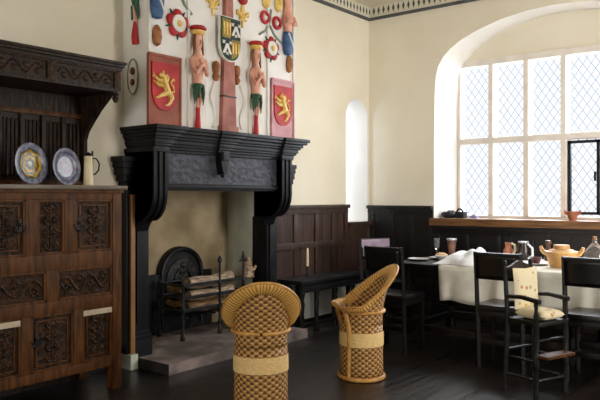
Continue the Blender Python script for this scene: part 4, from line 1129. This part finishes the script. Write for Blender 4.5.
b.grid(rows); o = b.build('tablecloth', M['cloth'], smooth=80)
md = o.modifiers.new('thickness', 'SOLIDIFY'); md.thickness = 0.003; md.offset = 1
tag(o, 'long white linen cloth hanging over the front of the dining table', 'tablecloth')
# crumpled napkin heap
b = B(); rows = []; n1, n2 = 30, 20
rnd = random.Random(3); ph = [(rnd.uniform(-1, 1), rnd.uniform(-1, 1), rnd.uniform(0, 6)) for _ in range(9)]
for i in range(n1 + 1):
    row = []
    for j in range(n2 + 1):
        u, v = -1 + 2 * i / n1, -1 + 2 * j / n2
        e = max(0.0, (1 - u * u) * (1 - abs(v) ** 2.2))
        h = 0.05 + sum(0.011 * math.sin(8 * (a * u + c * v) + p) for a, c, p in ph)
        ridge = 0.03 * math.exp(-((u + 0.35) / 0.3) ** 2)
        z = max(0.003, (h + ridge + 0.055) * e ** 0.7)
        row.append((v * 0.27 + 0.02 * math.sin(5 * u), u * 0.23 + 0.02 * math.sin(4 * v), z))
    rows.append(row)
rows_b = [[(p[0], p[1], 0.0) for p in r] for r in rows]
b.grid(rows); b.grid([r[::-1] for r in rows_b]); bmesh.ops.remove_doubles(b.bm, verts=b.bm.verts, dist=0.0005)
o = b.build('crumpled_cloth', M['napkin'], smooth=80); o.location = (-1.26, -1.93, TZ + 0.0115)
tag(o, 'crumpled bright white linen heaped on the left end of the tablecloth', 'cloth')

def lathe_thing(name, prof, loc, mt, label, cat, extra=None, n=20, sx=1, sy=1, group=None):
    b = B(); b.lathe(prof, (0, 0, 0), n, sx, sy)
    if extra: extra(b)
    o = b.build(name, mt); o.location = loc
    return tag(o, label, cat, group)
def bowlp(r, h, t=0.004, foot=0.5): return [(0, 0), (r * foot, 0), (r * foot * 1.02, 0.006), (r * 0.85, h * 0.55), (r, h), (r - t, h), (r * 0.83, h * 0.55 + t), (r * foot, 0.012), (0, 0.012)]
def dishp(r): return [(0, 0), (r * 0.6, 0), (r * 0.72, 0.006), (r, 0.018), (r, 0.022), (r * 0.7, 0.011), (r * 0.6, 0.007), (0, 0.007)]
lathe_thing('pewter_plate', dishp(0.11), (-1.24, -1.38, TZ + 0.001), M['pewter'], 'pale pewter plate at the bare left end of the table', 'plate')
lathe_thing('pewter_plate', dishp(0.12), (-0.98, -1.49, TZ + 0.001), M['pewter'], 'pewter plate holding the small bread roll', 'plate')
o = lathe_thing('bread_roll', [(0, 0), (0.045, 0.002), (0.062, 0.02), (0.058, 0.042), (0.035, 0.058), (0, 0.062)], (-0.99, -1.50, TZ + 0.009), M['bread'], 'small tan bread roll on a pewter plate', 'bread', lambda b: [b.tube([(-0.04, y, 0.05), (0, y, 0.061), (0.04, y, 0.05)], 0.004, 6) for y in (-0.02, 0.0, 0.02)], sx=1.2)
lathe_thing('napkin_bowl', bowlp(0.065, 0.05), (-1.13, -1.58, TZ + 0.001), M['white_paint'], 'small white bowl between the pewter plates and the heaped linen', 'bowl')
lathe_thing('drinking_glass', [(0, 0), (0.032, 0), (0.032, 0.005), (0.006, 0.012), (0.006, 0.08), (0.022, 0.10), (0.032, 0.14), (0.030, 0.20), (0.028, 0.20), (0.030, 0.14), (0.020, 0.104), (0, 0.09)], (-0.82, -1.36, TZ + 0.001), M['clear'], 'tall clear stemmed glass at the left end of the table', 'glass')
bk = thing('horn_beaker', (-0.80, -1.52, TZ + 0.001), 'tall brown horn beaker with a pale rim standing left of the heaped linen', 'beaker')
b = B(); b.lathe([(0, 0), (0.030, 0), (0.033, 0.01), (0.036, 0.09), (0.050, 0.2), (0.046, 0.2), (0.032, 0.09), (0.028, 0.012), (0, 0.012)], (0, 0, 0), 20); b.build('cup', M['horn'], bk)
b = B(); b.lathe([(0.0485, 0.185), (0.053, 0.19), (0.053, 0.203), (0.046, 0.203)], (0, 0, 0), 20); b.build('rim_band', M['pewter'], bk)
# objects on the far side of the cloth
jg = thing('stoneware_jug', (-0.60, -2.04, TZ + 0.0105), 'small brown jug with a white handle behind the left chair back', 'jug')
b = B(); b.lathe([(0, 0), (0.035, 0), (0.05, 0.04), (0.048, 0.08), (0.03, 0.12), (0.034, 0.16), (0.03, 0.16), (0.026, 0.12), (0, 0.1)], (0, 0, 0), 18); b.build('body', M['clay'], jg)
b = B(); b.tube([(0, -0.034, 0.155), (-0.01, -0.07, 0.14), (-0.01, -0.075, 0.09), (0, -0.045, 0.04)], 0.013, 8); b.build('handle', M['ivory'], jg)
wj = thing('water_jug', (-0.62, -2.20, TZ + 0.0105), 'dark glazed jug with a pewter rim on the table between brown jug and flask', 'jug')
b = B(); b.lathe([(0, 0), (0.05, 0), (0.062, 0.05), (0.058, 0.11), (0.045, 0.15), (0.048, 0.175), (0.042, 0.175), (0.04, 0.15), (0, 0.12)], (0, 0, 0), 18); b.build('body', M['dark_ware'], wj)
b = B(); b.lathe([(0.046, 0.165), (0.052, 0.17), (0.052, 0.182), (0.042, 0.182)], (0, 0, 0), 18); b.build('rim_band', M['pewter'], wj)
b = B(); b.tube([(-0.02, -0.05, 0.16), (-0.03, -0.10, 0.12), (-0.035, -0.105, 0.05), (-0.03, -0.06, 0.02)], 0.011, 8); b.build('handle', M['napkin'], wj)
lathe_thing('brown_flask', [(0, 0), (0.035, 0), (0.04, 0.03), (0.038, 0.09), (0.02, 0.13), (0.024, 0.15), (0.034, 0.17), (0.028, 0.195), (0, 0.2)], (-0.55, -2.42, TZ + 0.0105), M['brown_ware'], 'slim brown stoppered flask standing between the dark jug and the big pot', 'flask')
lathe_thing('white_dish', dishp(0.13), (-1.02, -2.47, TZ + 0.0105), M['napkin'], 'white dish under the small dark red cup left of the pot', 'dish')
lathe_thing('red_cup', bowlp(0.05, 0.06, 0.005, 0.6), (-1.0, -2.46, TZ + 0.0185), M['redware'], 'small dark red cup standing in the white dish', 'cup')
pt = thing('lidded_pot', (-1.10, -2.72, TZ + 0.0105), 'large buff earthenware pot with two upturned handles and a lid on the cloth', 'pot')
b = B(); b.lathe([(0, 0), (0.09, 0), (0.10, 0.01), (0.118, 0.06), (0.132, 0.115), (0.145, 0.125), (0.145, 0.14), (0.12, 0.142), (0, 0.142)], (0, 0, 0), 26); b.build('body', M['terracotta'], pt)
for s in (-1, 1):
    b = B(); b.tube([(0.0, s * 0.125, 0.115), (0.0, s * 0.155, 0.125), (0, s * 0.175, 0.15), (0, s * 0.185, 0.18)], [0.022, 0.022, 0.018, 0.014], 9); b.build('handle', M['terracotta'], pt)
b = B(); b.lathe([(0.115, 0.14), (0.10, 0.155), (0.07, 0.162), (0.068, 0.185), (0.066, 0.196), (0.0, 0.198)], (0, 0, 0), 24); b.build('lid', M['terracotta'], pt)
bt = thing('glass_bottle', (-0.62, -2.87, TZ + 0.0105), 'bulbous smoky glass bottle with a corked neck behind the right chair', 'bottle')
b = B(); b.lathe([(0, 0), (0.085, 0), (0.098, 0.02), (0.10, 0.07), (0.085, 0.12), (0.05, 0.165), (0.024, 0.195), (0.020, 0.235), (0.024, 0.24), (0.018, 0.24)], (0, 0, 0), 24); b.build('body', M['bottle'], bt)
b = B(); b.lathe([(0.0, 0.225), (0.0175, 0.225), (0.019, 0.255), (0, 0.257)], (0, 0, 0), 12); b.build('cork', M['cone'], bt)
b = B(); b.lathe([(0.0, 0.006), (0.06, 0.006), (0.075, 0.02), (0.072, 0.04), (0, 0.041)], (0, 0, 0), 20); b.build('contents', M['horn'], bt)

# things on the window sill
b = B()
for i in range(7): b.ball((0.02 * math.sin(i * 2.1), -0.05 + i * 0.017, 0.034 + 0.014 * math.sin(i * 1.3)), (0.06, 0.04, 0.034 + 0.02 * math.sin(i * 0.6)), 12, 8)
o = b.build('black_hat', M['black_cloth']); o.location = (0.11, -1.045, WJ + 0.004); tag(o, 'rounded lump of black cloth at the left end of the window sill', 'cloth')
b = B(); b.box(-0.05, 0.05, -0.055, 0.055, 0, 0.075, 0.012); b.tube([(-0.03, -0.04, 0.075), (-0.03, -0.015, 0.105), (-0.03, 0.02, 0.105), (-0.03, 0.04, 0.075)], 0.012, 8); b.box(-0.055, -0.045, -0.02, 0.02, 0.045, 0.07, 0.003)
o = b.build('black_bag', M['black_cloth']); o.location = (0.10, -1.20, WJ + 0.004); tag(o, 'small boxy black bag beside the rounded cloth on the window sill', 'bag')
b = B()
b.prism([(-0.05, -0.035), (0.05, -0.03), (0.045, 0.035), (-0.045, 0.03)], (0, 0, 0), (0, 1, 0), (1, 0, 0), (0, 0, 0.012)); b.tube([(0, -0.04, 0.012), (0.0, 0, 0.035), (0, 0.04, 0.014)], 0.018, 8)
o = b.build('lilac_packet', M['purple']); o.location = (0.10, -1.36, WJ + 0.004); tag(o, 'small lilac packet lying right of the black bag on the sill', 'packet')
bw = thing('clay_pot', (0.10, -2.455, WJ + 0.004), 'small terracotta pot with two lugs on the window sill under the casement', 'pot')
b = B(); b.lathe([(0, 0), (0.035, 0), (0.038, 0.01), (0.052, 0.05), (0.06, 0.085), (0.066, 0.095), (0.058, 0.095), (0.05, 0.06), (0.03, 0.015), (0, 0.015)], (0, 0, 0), 18); b.build('body', M['clay'], bw)
for s in (-1, 1):
    b = B(); b.tube([(0, s * 0.05, 0.06), (0, s * 0.08, 0.08), (0, s * 0.085, 0.105), (0, s * 0.06, 0.092)], 0.010, 7); b.build('lug', M['clay'], bw)

# ================================================================== CHILD'S CHAIR
hc = thing('child_high_chair', (-2.35, -2.93, 0), 'dark turned wood child high chair with floral cushions standing between two table chairs', 'chair', math.radians(-109.5 - 90))
# local +Y faces outwards from the chair front
W, Dp = 0.14, 0.13
TURN = [(0.018, 0), (0.022, 0.03), (0.014, 0.06), (0.021, 0.13), (0.014, 0.19), (0.024, 0.21), (0.024, 0.29), (0.014, 0.31), (0.022, 0.40), (0.015, 0.46), (0.022, 0.50), (0.022, 0.53)]
for sx_ in (-1, 1):
    b = B(); b.lathe(TURN, (sx_ * (W + 0.015), Dp, 0), 10); b.lathe([(0.014, 0.53), (0.02, 0.57), (0.012, 0.61), (0.018, 0.665), (0.018, 0.675)], (sx_ * (W + 0.015), Dp, 0), 10); b.build('front_leg', M['black_oak'], hc)
    b = B(); b.tube([(sx_ * (W + 0.015), -Dp - 0.02, 0), (sx_ * W, -Dp, 0.5), (sx_ * W, -Dp - 0.03, 0.90)], [0.018, 0.018, 0.015], 8); b.ball((sx_ * W, -Dp - 0.03, 0.915), (0.018, 0.018, 0.024)); b.build('back_post', M['black_oak'], hc)
    b = B(); b.tube([(sx_ * W, -Dp, 0.68), (sx_ * (W + 0.01), 0, 0.69), (sx_ * (W + 0.015), Dp + 0.03, 0.675)], [0.014, 0.016, 0.018], 8); b.build('arm', M['black_oak'], hc)
    b = B(); b.tube([(sx_ * W, -Dp, 0.25), (sx_ * W, Dp, 0.25)], 0.011, 8); b.build('side_stretcher', M['black_oak'], hc); b = B(); b.tube([(sx_ * W, -Dp, 0.12), (sx_ * W, Dp, 0.12)], 0.011, 8); b.build('side_stretcher', M['black_oak'], hc)
b = B(); b.box(-W - 0.01, W + 0.01, -Dp, Dp + 0.02, 0.50, 0.53, 0.005); b.build('seat', M['black_oak'], hc)
b = B(); b.box(-W - 0.01, W + 0.01, Dp - 0.01, Dp + 0.09, 0.285, 0.305, 0.004); b.build('footrest', M['oak'], hc)
for yy, zz in ((Dp, 0.40), (-Dp, 0.3), (Dp, 0.12)):
    b = B(); b.tube([(-W, yy, zz), (W, yy, zz)], 0.010, 8); b.build('stretcher', M['black_oak'], hc)
b = B(); b.prism([(-W, 0.84), (-W, 0.885), (-W * 0.6, 0.90), (0, 0.935), (W * 0.6, 0.90), (W, 0.885), (W, 0.84)], (0, -Dp - 0.035, 0), (1, 0, 0), (0, 0, 1), (0, 0.024, 0)); b.build('back_rail', M['oak_dark'], hc); b = B(); b.box(-W, W, -Dp - 0.028, -Dp - 0.008, 0.60, 0.64, 0.003); b.build('back_rail', M['oak_dark'], hc)
import mathutils
def cushion(name, w, h, t, loc_local, rot_x, label, notch=0.0):
    b = B(); rows = []; n = 14
    def pt(i, j, sgn):
        u, v = -1 + 2 * i / n, -1 + 2 * j / n
        e = (1 - abs(u) ** 4) * (1 - abs(v) ** 4)
        k = 0.94 + 0.06 * abs(u * v)
        return (u * w / 2 * k, v * h / 2 * k, sgn * t / 2 * (max(e, 0) ** 0.5))
    b.grid([[pt(i, j, 1) for j in range(n + 1)] for i in range(n + 1)]); b.grid([[pt(i, j, -1) for j in range(n + 1)] for i in range(n + 1)])
    bmesh.ops.remove_doubles(b.bm, verts=b.bm.verts, dist=1e-5)
    b.ball((0, 0, t * 0.47), (0.008, 0.008, 0.006), 8, 6)
    o = b.build(name, M['floral'], smooth=80)
    mw = Matrix.Translation(hc.location) @ Matrix.Rotation(hc.rotation_euler.z, 4, 'Z') @ Matrix.Translation(loc_local) @ Matrix.Rotation(rot_x, 4, 'X')
    o.matrix_world = mw
    return tag(o, label, 'cushion', 'floral cushions on the child chair')
cushion('floral_cushion', 0.262, 0.30, 0.05, (0, -Dp + 0.045, 0.737), math.radians(94), 'cream floral cushion propped upright against the child chair back')
cushion('floral_cushion', 0.25, 0.26, 0.075, (0, 0.035, 0.568), 0.0, 'cream floral cushion lying flat on the child chair seat')

# ================================================================== LIGHT
w = bpy.data.worlds.new('overcast'); scene.world = w; w.use_nodes = True
bg = w.node_tree.nodes['Background']; bg.inputs['Color'].default_value = (0.93, 0.965, 1.0, 1); bg.inputs['Strength'].default_value = 1.2
def area(name, loc, rot, sx, sy, power, color):
    l = bpy.data.lights.new(name, 'AREA'); l.shape = 'RECTANGLE'; l.size = sx; l.size_y = sy; l.energy = power; l.color = color
    o = bpy.data.objects.new(name, l); COL.objects.link(o); o.location = loc; o.rotation_euler = rot
    return o
# daylight outside the big window, outside the niche, and from the windows of the near wall
area('window_daylight', (1.4, -2.3, 3.1), (0, math.radians(62), 0), 2.2, 3.2, 520, (0.92, 0.96, 1.0))
area('niche_daylight', (-0.75, 0.95, 2.1), (math.radians(-90), 0, math.radians(32)), 0.5, 1.3, 22, (0.9, 0.95, 1.0))
nl = area('near_window_daylight', (-2.0, YB + 0.12, 1.9), (math.radians(92), 0, math.radians(-20)), 2.2, 2.4, 145, (1.0, 0.96, 0.9))
nl.data.spread = math.radians(115)
area('back_fill', (XB + 0.12, -2.8, 1.6), (0, math.radians(-90), 0), 1.8, 1.4, 95, (1.0, 0.96, 0.9))  # added fill from behind the camera, no window is built there

# ================================================================== CAMERA
cam = bpy.data.cameras.new('camera'); co = bpy.data.objects.new('camera', cam); COL.objects.link(co)
cam.sensor_width = 36; cam.lens = 678.0 / 600 * 36; cam.shift_y = -3.0 / 600
co.location = (-7.226, -4.646, 1.4)
fw = Vector((math.cos(math.radians(38.55)), math.sin(math.radians(38.55)), 0))
co.rotation_euler = fw.to_track_quat('-Z', 'Y').to_euler()
scene.camera = co
scene.view_settings.view_transform = 'Standard'
scene.view_settings.look = 'None'
